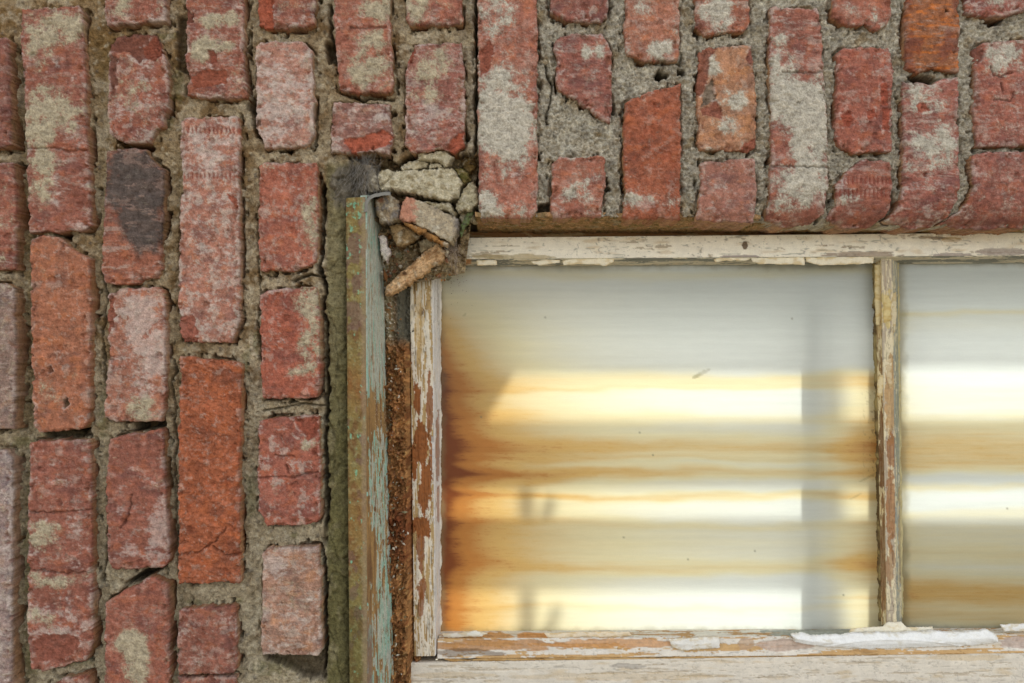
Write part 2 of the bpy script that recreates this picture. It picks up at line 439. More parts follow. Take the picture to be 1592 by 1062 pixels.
# over the window
B([(743, -62), (834, -62), (836, 80), (835, 200), (836, 290), (835, 325), (825, 340), (748, 338), (744, 300), (743, 100)], (168, 96, 76), None, s=.22, z=.45,
  b=[(770, 20, 30, 30, .6), (775, 150, 28, 50, .9), (785, 215, 34, 40, .95), (815, 190, 14, 40, .5), (755, 315, 14, 20, .7), (790, 330, 40, 12, .5)], c=[([(744, 80), (762, 60), (770, 70), (760, 110), (746, 120)], 2.5, (150, 72, 54))], lint=1)
B([(855, -62), (946, -62), (945, 25), (935, 34), (880, 32), (868, 24), (856, 18)], (136, 70, 62), s=.1, z=.5)
B([(860, 65), (872, 54), (935, 51), (947, 70), (951, 80), (951, 160), (948, 190), (935, 185), (918, 172), (890, 152), (868, 140), (863, 120), (866, 95), (862, 78)], (146, 76, 66),
  "broken triangular brick over the window", s=.25, z=.5, b=[(912, 76, 8, 12, .8), (934, 78, 8, 10, .8)])
B([(858, 255), (870, 245), (940, 242), (943, 290), (936, 308), (935, 337), (862, 338), (857, 330), (858, 290)], (166, 92, 70), s=.3, z=.45, b=[(900, 300, 24, 20, .5)], lint=1)
B([(974, -62), (1058, -62), (1057, 60), (1055, 93), (1000, 95), (975, 85), (971, 70)], (172, 104, 80), s=.25, z=.45, b=[(1025, 76, 24, 14, .8), (1000, 10, 16, 14, .5)], lint=0)
B([(972, 158), (995, 150), (1010, 142), (1058, 130), (1059, 240), (1059, 340), (975, 340), (968, 336), (972, 300), (970, 240)], (184, 92, 58),
  "bright orange brick over the window", s=0, z=.1, flaky=.7, g=[(1000, 315, 34, 20, .9)], b=[(1010, 312, 46, 9, .6), (985, 302, 14, 12, .6)], lint=1)
B([(1081, -62), (1166, -62), (1166, 40), (1160, 48), (1100, 53), (1082, 42)], (166, 92, 70), s=.2, z=.4, b=[(1115, 20, 22, 24, .95)])
B([(1088, 78), (1105, 72), (1170, 70), (1173, 100), (1177, 160), (1176, 230), (1165, 237), (1140, 234), (1090, 232), (1085, 222), (1088, 190), (1084, 140)], TAN,
  "tan brick with a dark triangular chip", s=.22, z=.3, b=[(1108, 105, 12, 16, .7), (1140, 155, 18, 14, .8), (1135, 195, 14, 12, .8)],
  c=[([(1080, 72), (1118, 70), (1104, 90), (1100, 130), (1090, 150), (1078, 140)], 3.5, (150, 84, 66)), ([(1094, 142), (1108, 120), (1114, 155), (1088, 168)], 4, (138, 128, 112)), ([(1088, 172), (1116, 154), (1125, 186), (1108, 182), (1092, 180)], 2.5, (150, 82, 66)), ([(1150, 236), (1158, 222), (1178, 214), (1178, 238)], 2, (160, 84, 64)), ([(1158, 92), (1172, 68), (1174, 92), (1168, 102)], 2, (140, 78, 70))])
B([(1088, 250), (1172, 247), (1177, 290), (1174, 345), (1085, 342), (1084, 330), (1090, 300)], (164, 102, 86), s=.25, z=.6, lint=1)
B([(1198, 14), (1205, 10), (1270, 12), (1278, 40), (1280, 95), (1282, 120), (1287, 200), (1288, 300), (1285, 330), (1270, 345), (1230, 350), (1195, 338), (1198, 290), (1200, 200), (1197, 100)], (154, 84, 70),
  "long brick half covered by a pale grey mortar smear", s=.15, z=.5, b=[(1210, 140, 22, 50, .9), (1215, 60, 10, 16, .5), (1255, 160, 30, 40, .7), (1262, 210, 26, 60, 1.), (1240, 290, 40, 30, .9)], lint=2, l=[[(1218, 112), (1280, 112)], [(1200, 258), (1286, 260)]])
B([(1295, -62), (1388, -62), (1387, 25), (1378, 38), (1362, 47), (1345, 38), (1320, 40), (1296, 28)], (164, 88, 68), s=.15, z=.4, b=[(1345, 20, 26, 12, .5)])
B([(1302, 80), (1310, 74), (1385, 74), (1388, 120), (1387, 235), (1325, 238), (1305, 228), (1299, 210), (1302, 150)], (160, 80, 64), s=.08, z=.45,
  c=[([(1308, 178), (1318, 172), (1327, 180), (1324, 196), (1310, 198)], 1, (164, 70, 50)), ([(1345, 170), (1362, 168), (1364, 184), (1350, 186)], .8, (164, 70, 50)), ([(1368, 130), (1380, 126), (1382, 164), (1370, 164)], 1, (164, 70, 50)), ([(1370, 168), (1386, 168), (1384, 204), (1372, 200)], 1, (164, 70, 50))])
B([(1330, 254), (1340, 248), (1386, 250), (1388, 300), (1387, 330), (1370, 348), (1330, 352), (1290, 338), (1302, 320), (1301, 285)], (150, 78, 64), "brick with a row of tooth marks above the window", s=.1, z=.5, lint=2, teeth=[(278, 284), (297, 304)], b=[(1320, 310, 24, 8, .6)])
B([(1410, -62), (1494, -62), (1493, 60), (1491, 112), (1450, 108), (1425, 112), (1410, 105), (1409, 60)], RUST, "rusty orange brown brick", s=0, z=.15, c=[([(1467, 15), (1473, 13), (1475, 20), (1469, 21)], 4, (60, 40, 30))], ruststain=1)
B([(1404, 126), (1420, 128), (1450, 130), (1468, 122), (1490, 120), (1492, 200), (1493, 280), (1492, 310), (1482, 335), (1465, 350), (1430, 352), (1385, 340), (1402, 320), (1406, 280), (1405, 200)], (152, 80, 70), None, s=.25, z=.55, lint=2,
  b=[(1435, 150, 26, 20, .6), (1455, 230, 34, 34, .7)], c=[([(1424, 162), (1436, 158), (1447, 170), (1438, 176), (1426, 174)], 1.5, (170, 76, 54)), ([(1434, 270), (1440, 268), (1442, 276), (1436, 277)], 2.5, (120, 52, 42))])
B([(1503, -62), (1702, -62), (1702, 10), (1592, 16), (1560, 25), (1520, 24), (1503, 20)], (150, 74, 66), s=.15, z=.5, b=[(1560, 4, 30, 8, .6)])
B([(1513, 75), (1530, 66), (1600, 60), (1610, 226), (1560, 228), (1520, 226), (1518, 205), (1515, 180), (1518, 150), (1516, 100)], (158, 82, 68), None, s=.22, z=.5, b=[(1560, 90, 34, 18, .8)],
  c=[([(1508, 76), (1524, 66), (1532, 84), (1524, 96), (1512, 96)], 3, (120, 64, 54))], l=[[(1540, 104), (1545, 118), (1556, 119), (1575, 112)], [(1556, 130), (1560, 145)], [(1546, 155), (1572, 157), (1576, 145)]])
B([(1512, 240), (1540, 236), (1610, 234), (1610, 350), (1540, 352), (1475, 345), (1508, 315), (1515, 290), (1512, 260)], (152, 80, 68), s=.25, z=.5, lint=2)
B([(1630, 20), (1702, 20), (1702, 345), (1632, 345)], RED, s=.3, z=.4, lint=1)


def brick_fn(i, base, o):
    sd = 1000 + i * 57
    gw = .30 if o.get('flaky') else .33
    base = lin(base) * ((.80 if o.get('flaky') else .93) - gw) + lin((138, 112, 94)) * gw
    right = o.get('_x', 0) > 740
    rb = np.random.RandomState(sd)
    kx, ky, wfr, wdk, wln, wcl, wli = rb.uniform(.7, 1.5), rb.uniform(.7, 1.7), rb.uniform(.1, .5), rb.uniform(.08, .3), rb.choice([0, .04, .12]), rb.uniform(.4, 1), rb.uniform(.3, 1)
    if rb.rand() < .35:
        kx, ky = ky * 1.5, kx * .8
    def fn(X, Y, e):
        f1 = fbm(X / 55, Y / 55, 3, sd); f2 = fbm(X / 13, Y / 11, 3, sd + 3); f3 = fbm(X / 3.6, Y / 3.2, 3, sd + 7)
        st = fbm(X / 42, Y / 4.5, 3, sd + 11)
        fl = o.get('flaky', 0)
        h = 1.1 * f1 + 0.75 * f2 + 0.36 * f3 + 0.22 * st
        C = base * (1 + 0.22 * f1 + 0.20 * f2 + 0.22 * f3)[..., None]
        # colour drift: darker purplish and lighter orange clay
        C = mix(C, base * np.array([0.62, 0.66, 0.78]), ss(.05, .55, fbm(X / 48, Y / 30, 3, sd + 13)) * 0.75)
        C = mix(C, base * np.array([1.25, 1.12, 0.85]), ss(.1, .5, fbm(X / 26, Y / 20, 4, sd + 17)) * 0.6)
        if fl:
            w = fbm(X / 40 + 0.5 * f1, Y / 60, 3, sd + 19)
            ter = np.abs(((w * 4 + 0.25 * f2) % 1) - 0.5)
            h = h * 0.7 + fl * (3.6 * np.abs(fbm(X / 60 + f1 * .4, Y / 26 - X / 60, 4, sd + 23)) + 0.9 * ss(.1, .35, ter))
        # fine lime freckles and haze
        z = o.get('z', .3)
        hz = fbm(X / 34, Y / 20, 4, sd + 29, .6) + 0.35 * fbm(X / 5, Y / 3.4, 2, sd + 31) + 0.30 * ss(9, 0, e) - 0.05
        for (bx, by, rx, ry, a) in o.get('g', []):
            hz = hz + a * np.exp(-(((X - bx) / rx) ** 2 + ((Y - by) / ry) ** 2))
        mz = ss(.62 - .75 * z, 1.05 - .6 * z, hz) * (0.35 + 0.45 * z)
        C = mix(C, HAZE * (1 + .15 * f2)[..., None], mz)
        fr = ss(.05, .75, fbm(X / 9 / kx, Y / 4.2 / ky, 4, sd + 37, .75) + .5 * fbm(X / 36, Y / 26, 3, sd + 41) + .3 * z - .12)
        C = mix(C, lin((178, 160, 145)), fr * wfr)
        dk = ss(.25, .75, fbm(X / 8 / kx, Y / 5 / ky, 4, sd + 43, .7) + .25 * f2)
        C = C * (1 - wdk * dk)[..., None]
        # crisp islands of lime, and clean worn clay where the skin has come off
        li = fbm(X / 24 / kx, Y / 17 / ky, 6, sd + 91, .66) + .22 * z + .2 * ss(10, 0, e)
        ml = ss(.30, .40, li)
        C = mix(C, lin((184, 172, 158)) * (1 + .12 * f3)[..., None], ml * (.25 + .4 * z) * wli)
        h = h + .25 * ml * wli
        cw = ss(.30, .36, fbm(X / 20 / kx, Y / 24 / ky, 5, sd + 93, .6) - .15 * z)
        C = mix(C, base * np.array([1.0, .86, .80]) * (1 + .22 * f3 + .15 * f2)[..., None], cw * .8 * wcl)
        h = h - .8 * cw * wcl
        nk, nr = cells(X / 26, Y / 26, sd + 95)
        nm = ss(.24, .16, nk + .10 * f2 + .06 * f3) * (nr > .9)
        h = h - 1.4 * nm
        C = mix(C, base * np.array([.72, .62, .6]), nm * .45)
        # soot
        k = np.zeros_like(X) - 1 + o.get('k', 0)
        for (bx, by, rx, ry) in o.get('sk', []):
            k = k + 1.75 * np.exp(-(((X - bx) / rx) ** 2 + ((Y - by) / ry) ** 2) ** 1.5)
        mk = ss(-.45, .5, k + .8 * fbm(X / 20, Y / 20, 6, sd + 47, .65)) * .9 * (1 - .3 * ml)
        C = mix(C, SOOT * (1 + .4 * f2 + .3 * f3)[..., None], mk)
        if o.get('ruststain'):
            C = mix(C, lin((196, 108, 40)), ss(0, .5, fbm(X / 20, Y / 6, 4, sd + 49)) * .6)
            C = mix(C, lin((110, 58, 48)), ss(.0, .3, X - 1455 + 30 * f2 + .6 * (Y - 60)) * .0 + ss(0, .4, fbm(X / 34, Y / 50, 3, sd + 50)) * .6)
        # mortar left on the face
        sm = .9 * fbm(X / 26, Y / 26, 5, sd + 53, .68) + .22 * fbm(X / 6, Y / 4, 3, sd + 59, .7)
        sa = o.get('s', 0)
        if sa <= 0 and not o.get('b'):
            sm = sm - 9
        th = .80 - .85 * sa
        for (bx, by, rx, ry, a) in o.get('b', []):
            sm = sm + a * 1.1 * np.exp(-(((X - bx) / (1.25 * rx)) ** 2 + ((Y - by) / (1.25 * ry)) ** 2) ** 1.6)
        gr = fbm(X / 2.7, Y / 2.4, 3, sd + 63, .7)
        sm = sm + .42 * ss(10, 0, e) * fbm(X / 15, Y / 15, 3, sd + 64)
        ms = .40 * ss(th - .45, th + .05, sm + .35 * gr) + .60 * ss(th - .12, th + .16, sm + .32 * gr)
        body = ss(th, th + .8, sm)
        sp = fbm(X / 3.2, Y / 3.2, 3, sd + 61)
        scol = SMEAR_R if right else SMEAR
        C = mix(C, scol * (1 + .18 * f2 + .28 * sp)[..., None], ms * .93)
        h = h + ss(th - .1, th + .16, sm + .2 * gr) * (.45 + .9 * body + .55 * sp)
        # chips
        for (pl, dep, cc) in o.get('c', []):
            q = poly_sdf(X + 3 * f2 + 2 * f3, Y + 3 * fbm(X / 11, Y / 11, 2, sd + 67), pl)
            mc = ss(-.5, 1.5, q)
            h = h - mc * (dep * (.75 + .25 * ss(0, 14, q)) - .8 * f2 - .4 * f3)
            cc = lin(cc) * .62 + lin((126, 98, 78)) * .28
            C = mix(C, cc * (1 + .2 * f2 + .25 * f3)[..., None], mc * .92)
            C = mix(C, HAZE, ss(3, 0, np.abs(q + 1)) * ss(0, .5, f2) * .5)
        for ln in o.get('l', []):
            q = line_dist(X + 2.5 * f2, Y + 2.5 * fbm(X / 9, Y / 9, 2, sd + 71), ln)
            h = h - 2.2 * ss(2.2, .4, q)
            C = C * (1 - .35 * ss(2.2, .4, q))[..., None]
        for (ya, yb) in o.get('teeth', []):
            band = ss(ya - 6, ya, Y) * ss(yb + 6, yb, Y)
            tt = np.abs(((X + 2 * f2) / 6.5) % 1 - .5) * 2
            h = h - band * 1.6 * ss(.5, .9, tt + .25 * f3)
            C = mix(C, lin((150, 78, 62)), band * ss(.5, .9, tt) * .7)
        lt = o.get('lint', 0)
        if lt == 2:
            t = np.clip((Y - 290) / 56, 0, 1)
            h = h - 26 * (1 - np.sqrt(np.clip(1 - t ** 2 * .96, 0, 1)))
        elif lt == 1:
            t = np.clip((Y - 322) / 18, 0, 1)
            h = h - 4 * t ** 2
        # arrises knocked off in places
        kn = ss(.12, .5, fbm(X / 17, Y / 17, 4, sd + 81, .6))
        kw = 11 * kn * ss(12, 3, e + 3 * f2)
        h = h - .30 * kw + .5 * f3 * kn * ss(12, 3, e)
        C = mix(C, lin((142, 92, 70)) * (1 + .3 * f3)[..., None], ss(12, 5, e + 3 * f2) * kn * (1 - ms) * .5)
        ln2 = fbm(X / 26, Y / 1.9, 2, sd + 83) + .4 * f3
        C = C * (1 + wln * ln2)[..., None]
        h = h + wln * ln2
        # open pores
        pd, pr = cells(X / 7.5, Y / 7.5, sd + 73)
        pit = ss(.16, .06, pd) * (pr > .8)
        h = h - 1.0 * pit
        return h, C
    return fn


def brick_side(p, c):
    n = fbm(p[:, 0] / .02, (p[:, 2] + p[:, 1] * 1.7) / .02, 3, 77)
    brown = mix(c, lin((182, 140, 98)) * np.ones_like(c), np.clip(.55 + .5 * n, 0, 1))
    return mix(brown, MORT_L2 * np.ones_like(c), np.clip(ss(.1, .5, fbm(p[:, 0] / .015, p[:, 1] / .012 + p[:, 2] / .015, 3, 79)), 0, 1) * .6)


rng = np.random.RandomState(7)
for i, (poly, base, label, o) in enumerate(BR):
    P = np.array(poly, float)
    o['_x'] = P[:, 0].mean()
    lint = o.get('lint', 0)
    d0 = rng.uniform(-.0012, .0016) + o.get('d', 0) * .001
    slab("brick", poly, d0, brick_fn(i, base, o), M_BRICK, wall, label, step=1.35,
         back=.088 if lint else .05, rag=(2.6, 1.0), R=4.2, rd=2.2, seed=3000 + i * 13, wob=.0009, side=brick_side, rings=14 if lint else 5)

# ---- mortar bed
GAPS = [([(384, 150), (398, 143), (399, 205), (394, 208), (390, 178), (380, 164)], 30), ([(200, 660), (246, 655), (250, 664), (222, 668), (198, 676)], 24),
        ([(190, 912), (216, 893), (250, 884), (232, 897), (204, 910)], 20), ([(82, 362), (98, 362), (100, 372), (90, 370)], 16),
        ([(184, 222), (230, 222), (230, 231), (190, 231)], 18), ([(1019, 116), (1027, 106), (1041, 112), (1035, 118), (1024, 121)], 22), ([(1057, 106), (1066, 106), (1066, 113), (1058, 113)], 12),
        ([(1418, 116), (1440, 114), (1464, 120), (1452, 129), (1424, 126)], 16), ([(1540, 28), (1568, 20), (1560, 34), (1545, 36)], 16),
        ([(60, 668), (130, 668), (132, 680), (64, 684)], 9), ([(405, 1022), (500, 1020), (498, 1062), (470, 1062), (440, 1040), (408, 1034)], 9),
        ([(720, 236), (742, 236), (742, 285), (724, 270)], 18), ([(640, 236), (660, 236), (640, 252), (625, 262), (612, 255)], 14),
        ([(836, 318), (856, 314), (856, 340), (838, 340)], 10), ([(1392, 300), (1400, 316), (1386, 330), (1384, 318)], 8),
        ([(270, 20), (286, 20), (288, 110), (270, 100)], 5), ([(545, 238), (606, 238), (606, 256), (560, 250)], 16), ([(503, 60), (517, 60), (519, 95), (508, 90)], 12)]
CRACKS = [([(499, 285), (498, 350), (493, 420), (503, 446), (500, 480), (501, 540), (505, 600), (503, 650), (500, 700), (504, 790), (500, 870), (503, 1000), (500, 1062)], 4.5, 26),
          ([(740, -60), (741, 120), (739, 235)], 3.5, 22), ([(509, 0), (512, 60), (519, 90)], 3, 14), ([(548, 146), (560, 152), (572, 147), (606, 150)], 3, 12),
          ([(850, 100), (858, 140), (850, 190)], 2.5, 6), ([(455, 436), (480, 425), (500, 430)], 3, 10), ([(405, 640), (470, 628), (498, 632)], 2.2, 5),
          ([(160, 720), (162, 800), (150, 910)], 2.5, 8), ([(147, 420), (155, 470), (152, 560), (160, 650)], 3, 8), ([(276, 300), (272, 400), (276, 530)], 3.5, 9), ([(394, 330), (399, 430), (398, 560)], 2.2, 6),
          ([(262, 560), (265, 700), (264, 800), (270, 900)], 2.5, 7), ([(30, 330), (44, 420), (44, 640)], 3, 8)]
MOSSY = [(270, 125, 14, 40), (378, 560, 9, 34), (394, 530, 8, 30), (366, 938, 8, 8), (300, 942, 40, 5), (20, 690, 26, 14), (30, 880, 14, 180), (85, 678, 50, 8), (150, 640, 12, 60), (255, 170, 12, 40), (385, 770, 12, 60), (30, 1040, 20, 40), (265, 1000, 8, 60),
         (452, 838, 10, 8), (420, 1045, 50, 16), (255, 50, 30, 8), (110, 1035, 44, 12)]


def mortar_field(X, Y, sd):
    """sd: distance to the nearest brick edge in px, positive inside a brick -> depth in mm, colour"""
    r = ss(690, 770, X)
    f1 = fbm(X / 44, Y / 44, 3, 11); f2 = fbm(X / 15, Y / 15, 3, 13); f3 = fbm(X / 5, Y / 5, 3, 15); f4 = fbm(X / 2.2, Y / 2.2, 2, 17)
    far = np.clip(-sd, 0, 30)
    crumb = np.abs(fbm(X / 10, Y / 10, 4, 19, .62))
    dl = 12.0 - 3.0 * f1 - 1.6 * f2 - 1.0 * f3 - .5 * f4 - 2.5 * ss(0, 12, far) * crumb
    dr = 8.2 - 2.4 * f1 - 2.8 * f2 - 2.0 * f3 - .8 * f4 - 5.0 * crumb + 1.0
    d = dl * (1 - r) + dr * r
    pd, pr = cells(X / 9, Y / 9, 21)
    peb = ss(.42, .15, pd) * (pr > .72)
    d = d - 1.5 * peb
    # hollow along some brick edges
    gate = ss(.0, .35, fbm(X / 30, Y / 46, 3, 23) + .05)
    d = d + gate * 10.0 * ss(5.5, 1.5, far) * (1 - .35 * r) + 22 * ss(.30, .48, fbm(X / 13, Y / 20, 4, 24)) * ss(11, 3, far) * (1 - .3 * r)
    d = d + r * ss(1150, 1200, X) * 24 * (1 - np.sqrt(np.clip(1 - np.clip((Y - 296) / 52, 0, 1) ** 2 * .96, 0, 1)))
    lump, lid = cells(X / 24 + .5 * f2, Y / 28 + .5 * f1, 22)
    d = d + 2.6 * (lid - .5) + 1.2 * (lump - .5)
    jl = np.exp(-((X - 30) / 17) ** 2) * ss(20, 120, Y) + .55 * np.exp(-((X - 152) / 14) ** 2) * ss(20, 90, Y) * (1 - .5 * ss(400, 500, Y)) + .45 * np.exp(-((X - 272) / 10) ** 2) * ss(200, 260, Y)
    d = d + 9 * jl * (1 + .6 * f2)
    # rounded fillet beside the casing
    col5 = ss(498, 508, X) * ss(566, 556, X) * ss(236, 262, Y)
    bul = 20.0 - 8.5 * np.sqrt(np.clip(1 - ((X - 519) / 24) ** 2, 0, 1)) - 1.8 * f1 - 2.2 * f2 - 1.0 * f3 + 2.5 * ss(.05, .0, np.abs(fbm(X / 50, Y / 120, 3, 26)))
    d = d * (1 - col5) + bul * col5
    # colours
    cl = mix(MORT_L * np.ones(X.shape + (3,)), MORT_L2, ss(-.25, .5, f1 + .6 * fbm(X / 26, Y / 26, 3, 27)))
    cl = mix(cl, lin((128, 96, 52)), ss(420, 60, Y) * ss(330, 240, X) * (.55 + .4 * f2))
    cl = mix(cl, lin((124, 106, 68)), np.clip(jl, 0, 1) * .6)
    cl = mix(cl, MORT_P, ss(-.1, .5, .6 * f2 + .7 * fbm(X / 60, Y / 90, 3, 29)) * .6)
    cl = mix(cl, lin((154, 145, 122)), ss(480, 800, Y) * .5)
    cr = mix(MORT_R * np.ones(X.shape + (3,)), MORT_R2, ss(-.1, .5, f2 + .5 * f1))
    cr = mix(cr, MORT_RP, ss(.05, .6, fbm(X / 16, Y / 16, 4, 31)) * .9)
    cr = mix(cr, lin((150, 126, 86)), ss(.2, .6, fbm(X / 34, Y / 34, 3, 33)) * .6)
    C = cl * (1 - r)[..., None] + cr * r[..., None]
    C = C * (1 + .26 * f3 + .28 * f4 + .12 * f2)[..., None]
    C = mix(C, lin((190, 180, 156)), peb * .45 * (pr > .86))
    C = mix(C, lin((96, 90, 84)), peb * .5 * ((pr > .72) & (pr < .78)))
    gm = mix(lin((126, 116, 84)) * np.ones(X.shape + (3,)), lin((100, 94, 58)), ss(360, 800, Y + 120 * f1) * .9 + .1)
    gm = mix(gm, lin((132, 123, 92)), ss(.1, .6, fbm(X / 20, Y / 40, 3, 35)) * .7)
    gm = mix(gm, lin((74, 70, 42)), ss(518, 542, X + 4 * f2) * .85)  # moss green plus casing shade painted in, darker toward the right edge
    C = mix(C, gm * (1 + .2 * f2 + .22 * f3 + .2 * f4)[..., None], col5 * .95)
    mo = np.zeros_like(X)
    for (mx_, my_, rx, ry) in MOSSY:
        mo = np.maximum(mo, np.exp(-(((X - mx_) / rx) ** 2 + ((Y - my_) / ry) ** 2)))
    mo = ss(.35, .7, mo * .75 + .4 * fbm(X / 9, Y / 9, 4, 37))
    C = mix(C, MOSS * (1 + .35 * f3)[..., None], mo * .42)
    # sooty web dirt over the head of the casing
    so = np.exp(-(((X - 548) / 40) ** 2 + ((Y - 288) / 38) ** 2) ** 1.5)
    C = mix(C, lin((104, 96, 84)) * (1 + .3 * f2 + .3 * f3)[..., None], ss(.2, .6, so + .25 * f2) * .9)
    d = d - 3 * ss(.2, .7, so) * (1 + f2)
    for pl, dep in GAPS:
        q = poly_sdf(X + 3 * f2, Y + 3 * f3, pl)
        d = d + 1.6 * dep * ss(-3, 1.5, q)
        C = mix(C, lin((70, 58, 40)), ss(-3, 1, q) * .8)
    for pl, w, dep in CRACKS:
        q = line_dist(X + 3.5 * f2 + 3 * f1, Y, pl)
        d = d + dep * ss(w, w * .3, q) * ss(-.55, .0, fbm(X / 40, Y / 40, 2, 39) + .2)
        C = mix(C, lin((74, 62, 42)), ss(w, w * .3, q) * .7)
    d = np.maximum(d, .6)
    return d, C


def brick_distance(X, Y, polys):
    xs, ys = X[0], Y[:, 0]
    sd = np.full(X.shape, -60.0)
    for P in polys:
        P = np.asarray(P, float)
        j0, j1 = np.searchsorted(xs, [P[:, 0].min() - 40, P[:, 0].max() + 40])
        i0, i1 = np.searchsorted(ys, [P[:, 1].min() - 40, P[:, 1].max() + 40])
        if j1 > j0 and i1 > i0:
            s = (slice(i0, i1), slice(j0, j1))
            sd[s] = np.maximum(sd[s], poly_sdf(X[s], Y[s], P))
    return sd


def mortar_mesh():
    step = 1.45
    xs = np.arange(-62, 1702, step); ys = np.arange(-62, 1112, step)
    X, Y = np.meshgrid(xs, ys)
    sd = brick_distance(X, Y, [b[0] for b in BR])
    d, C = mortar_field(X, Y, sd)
    low = ((X < 556) | (Y < 336 + 12 * ss(1150, 1250, X) + 2.5 * perlin(X / 14, Y * 0, 91)) & (X > 738)) | ((Y < 318) & (X < 745))
    corner = poly_sdf(X + 3 * perlin(X / 13, Y / 13, 92), Y + 3 * perlin(X / 12, Y / 12, 93), [(572, 262), (600, 246), (622, 250), (640, 238), (743, 236), (743, 360), (564, 360), (566, 306)]) > 0
    ok = low & (sd < 9) & ~corner
    keep = ok[:-1, :-1] & ok[1:, :-1] & ok[1:, 1:] & ok[:-1, 1:]
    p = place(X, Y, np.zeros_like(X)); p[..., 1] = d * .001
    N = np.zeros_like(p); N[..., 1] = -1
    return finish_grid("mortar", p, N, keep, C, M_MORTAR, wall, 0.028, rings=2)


mortar_mesh()


def soffit_fn(U, V, X, Y):
    f2 = fbm(U / 18, V / 14, 4, 201); f3 = fbm(U / 5, V / 5, 3, 203)
    c = mix(lin((186, 146, 104)) * np.ones(U.shape + (3,)), lin((146, 120, 80)), ss(-.3, .4, f2))
    c = mix(c, lin((158, 144, 116)), ss(.1, .6, fbm(U / 30, V / 20, 3, 205)) * .8)
    c = mix(c, MOSS, ss(.2, .5, fbm(U / 14, V / 10, 3, 207)) * .5)
    return 2.2 * f2 + 1.0 * f3, c * (1 + .2 * f3)[..., None]


q0 = (531 - 341) * S
def soff(px, d, dz=0.0):     # a point of the level underside of the brickwork over the window
    return ((px - 796) * D / (D + d) + 796, 531 - (q0 + dz) / S * D / (D + d), d)


panel("soffit", [soff(738, .008, .004), soff(1188, .012, .002), soff(1188, .10, -.003), soff(738, .10, -.003)], soffit_fn, M_MORTAR, wall, step=1.6, back=.004)
panel("soffit", [soff(1186, .030, .0), soff(1702, .034, -.0025), soff(1702, .10, -.005), soff(1186, .10, -.003)], soffit_fn, M_MORTAR, wall, step=1.6, back=.004)


# ---- the wall beyond the frame and behind the facing
def outer_bricks():
    step = 7
    r2 = np.random.RandomState(5)
    polys = []; tone = []
    x = -1129.0
    while x < 3300:
        y = -760 - r2.uniform(0, 300)
        while y < 3160:
            ln = 172 if r2.rand() < .5 else 352
            polys.append([(x, y), (x + 96, y), (x + 96, y + ln), (x, y + ln)])
            tone.append([RED, DRED, (168, 92, 70), (160, 96, 80), ORANGE, GREY][r2.randint(6)])
            y += ln + 19
        x += 117
    xs = np.arange(-1150, 3300, step); ys = np.arange(-750, 3160, step)
    X, Y = np.meshgrid(xs, ys)
    jag = 4 * fbm(X / 22, Y / 22, 3, 65)
    sd = np.full(X.shape, -20.0); T = np.tile(MORT_L, X.shape + (1,))
    for P, t in zip(polys, tone):
        P = np.asarray(P)
        j0, j1 = np.searchsorted(xs, [P[:, 0].min() - 12, P[:, 0].max() + 12]); i0, i1 = np.searchsorted(ys, [P[:, 1].min() - 12, P[:, 1].max() + 12])
        if j1 > j0 and i1 > i0:
            s = (slice(i0, i1), slice(j0, j1))
            q = poly_sdf(X[s], Y[s], P)
            T[s] = np.where((q + jag[s] > 0)[..., None], lin(t) * .5 + lin((130, 108, 84)) * .36, T[s]); sd[s] = np.maximum(sd[s], q)
    sd = sd + jag
    f = fbm(X / 40, Y / 40, 3, 61); g = fbm(X / 18, Y / 14, 3, 62)
    C = mix(T * (1 + .3 * f + .3 * g)[..., None], HAZE, ss(.0, .5, fbm(X / 34, Y / 24, 4, 63)) * .5)
    C = mix(C, SMEAR, ss(.3, .42, fbm(X / 40, Y / 44, 4, 64)) * .85)
    d = 12 - 12 * ss(-5, 5, sd) + 1.6 * f + 1.2 * g
    p = place(X, Y, np.zeros_like(X)); p[..., 1] = d * .001 + .0015
    N = np.zeros_like(p); N[..., 1] = -1
    inside = (X > -70) & (X < 1706) & (Y > -70) & (Y < 1116)
    window = (X > 535) & (X < 2465) & (Y > 330) & (Y < 1130)
    ok = ~(inside | window)
    cen = (X[:-1, :-1] + step / 2, Y[:-1, :-1] + step / 2)
    inside = (cen[0] > -58) & (cen[0] < 1697) & (cen[1] > -58) & (cen[1] < 1108)
    window = (cen[0] > 545) & (cen[0] < 2455) & (cen[1] > 345) & (cen[1] < 1125)
    finish_grid("outer_brickwork", p, N, ~(inside | window), C, M_BRICK, wall, 0.012, rings=1)
    Vb, Fb = box_mesh([((-1156 - 796) * S, (596 - 796) * S, .05, .26, .0, EYE + 1285 * S), ((2404 - 796) * S, (3306 - 796) * S, .05, .26, 0, EYE + 1285 * S),
                       ((596 - 796) * S, (2404 - 796) * S, .104, .26, EYE + (531 - 345) * S, EYE + 1285 * S),
                       ((596 - 796) * S, (2404 - 796) * S, .05, .104, EYE + (531 - 300) * S, EYE + 1285 * S), ((596 - 796) * S, (2404 - 796) * S, .05, .26, 0, EYE + (531 - 1130) * S)])
    # joints of the core butt end to end
    mesh_object("core", Vb, [Fb], np.tile(MORT_L2, (len(Vb), 1)), M_MORTAR, wall, smooth=False)


outer_bricks()

# ------------------------------------------------------------------ window
win = empty("window", (.4, .07, EYE - .3), "weathered wooden window with two rust stained frosted panes and peeling paint", "window")
win["kind"] = "thing"
CREAM = lin((226, 214, 186)); WHITE = lin((226, 224, 216)); OLDWOOD = lin((166, 152, 136)); GREYWOOD = lin((184, 176, 164)); OCHRE = lin((190, 160, 108))
RUSTY = lin((136, 82, 40)); DKWOOD = lin((96, 72, 48)); TURQ = lin((134, 170, 152)); TURQ2 = lin((164, 168, 154))


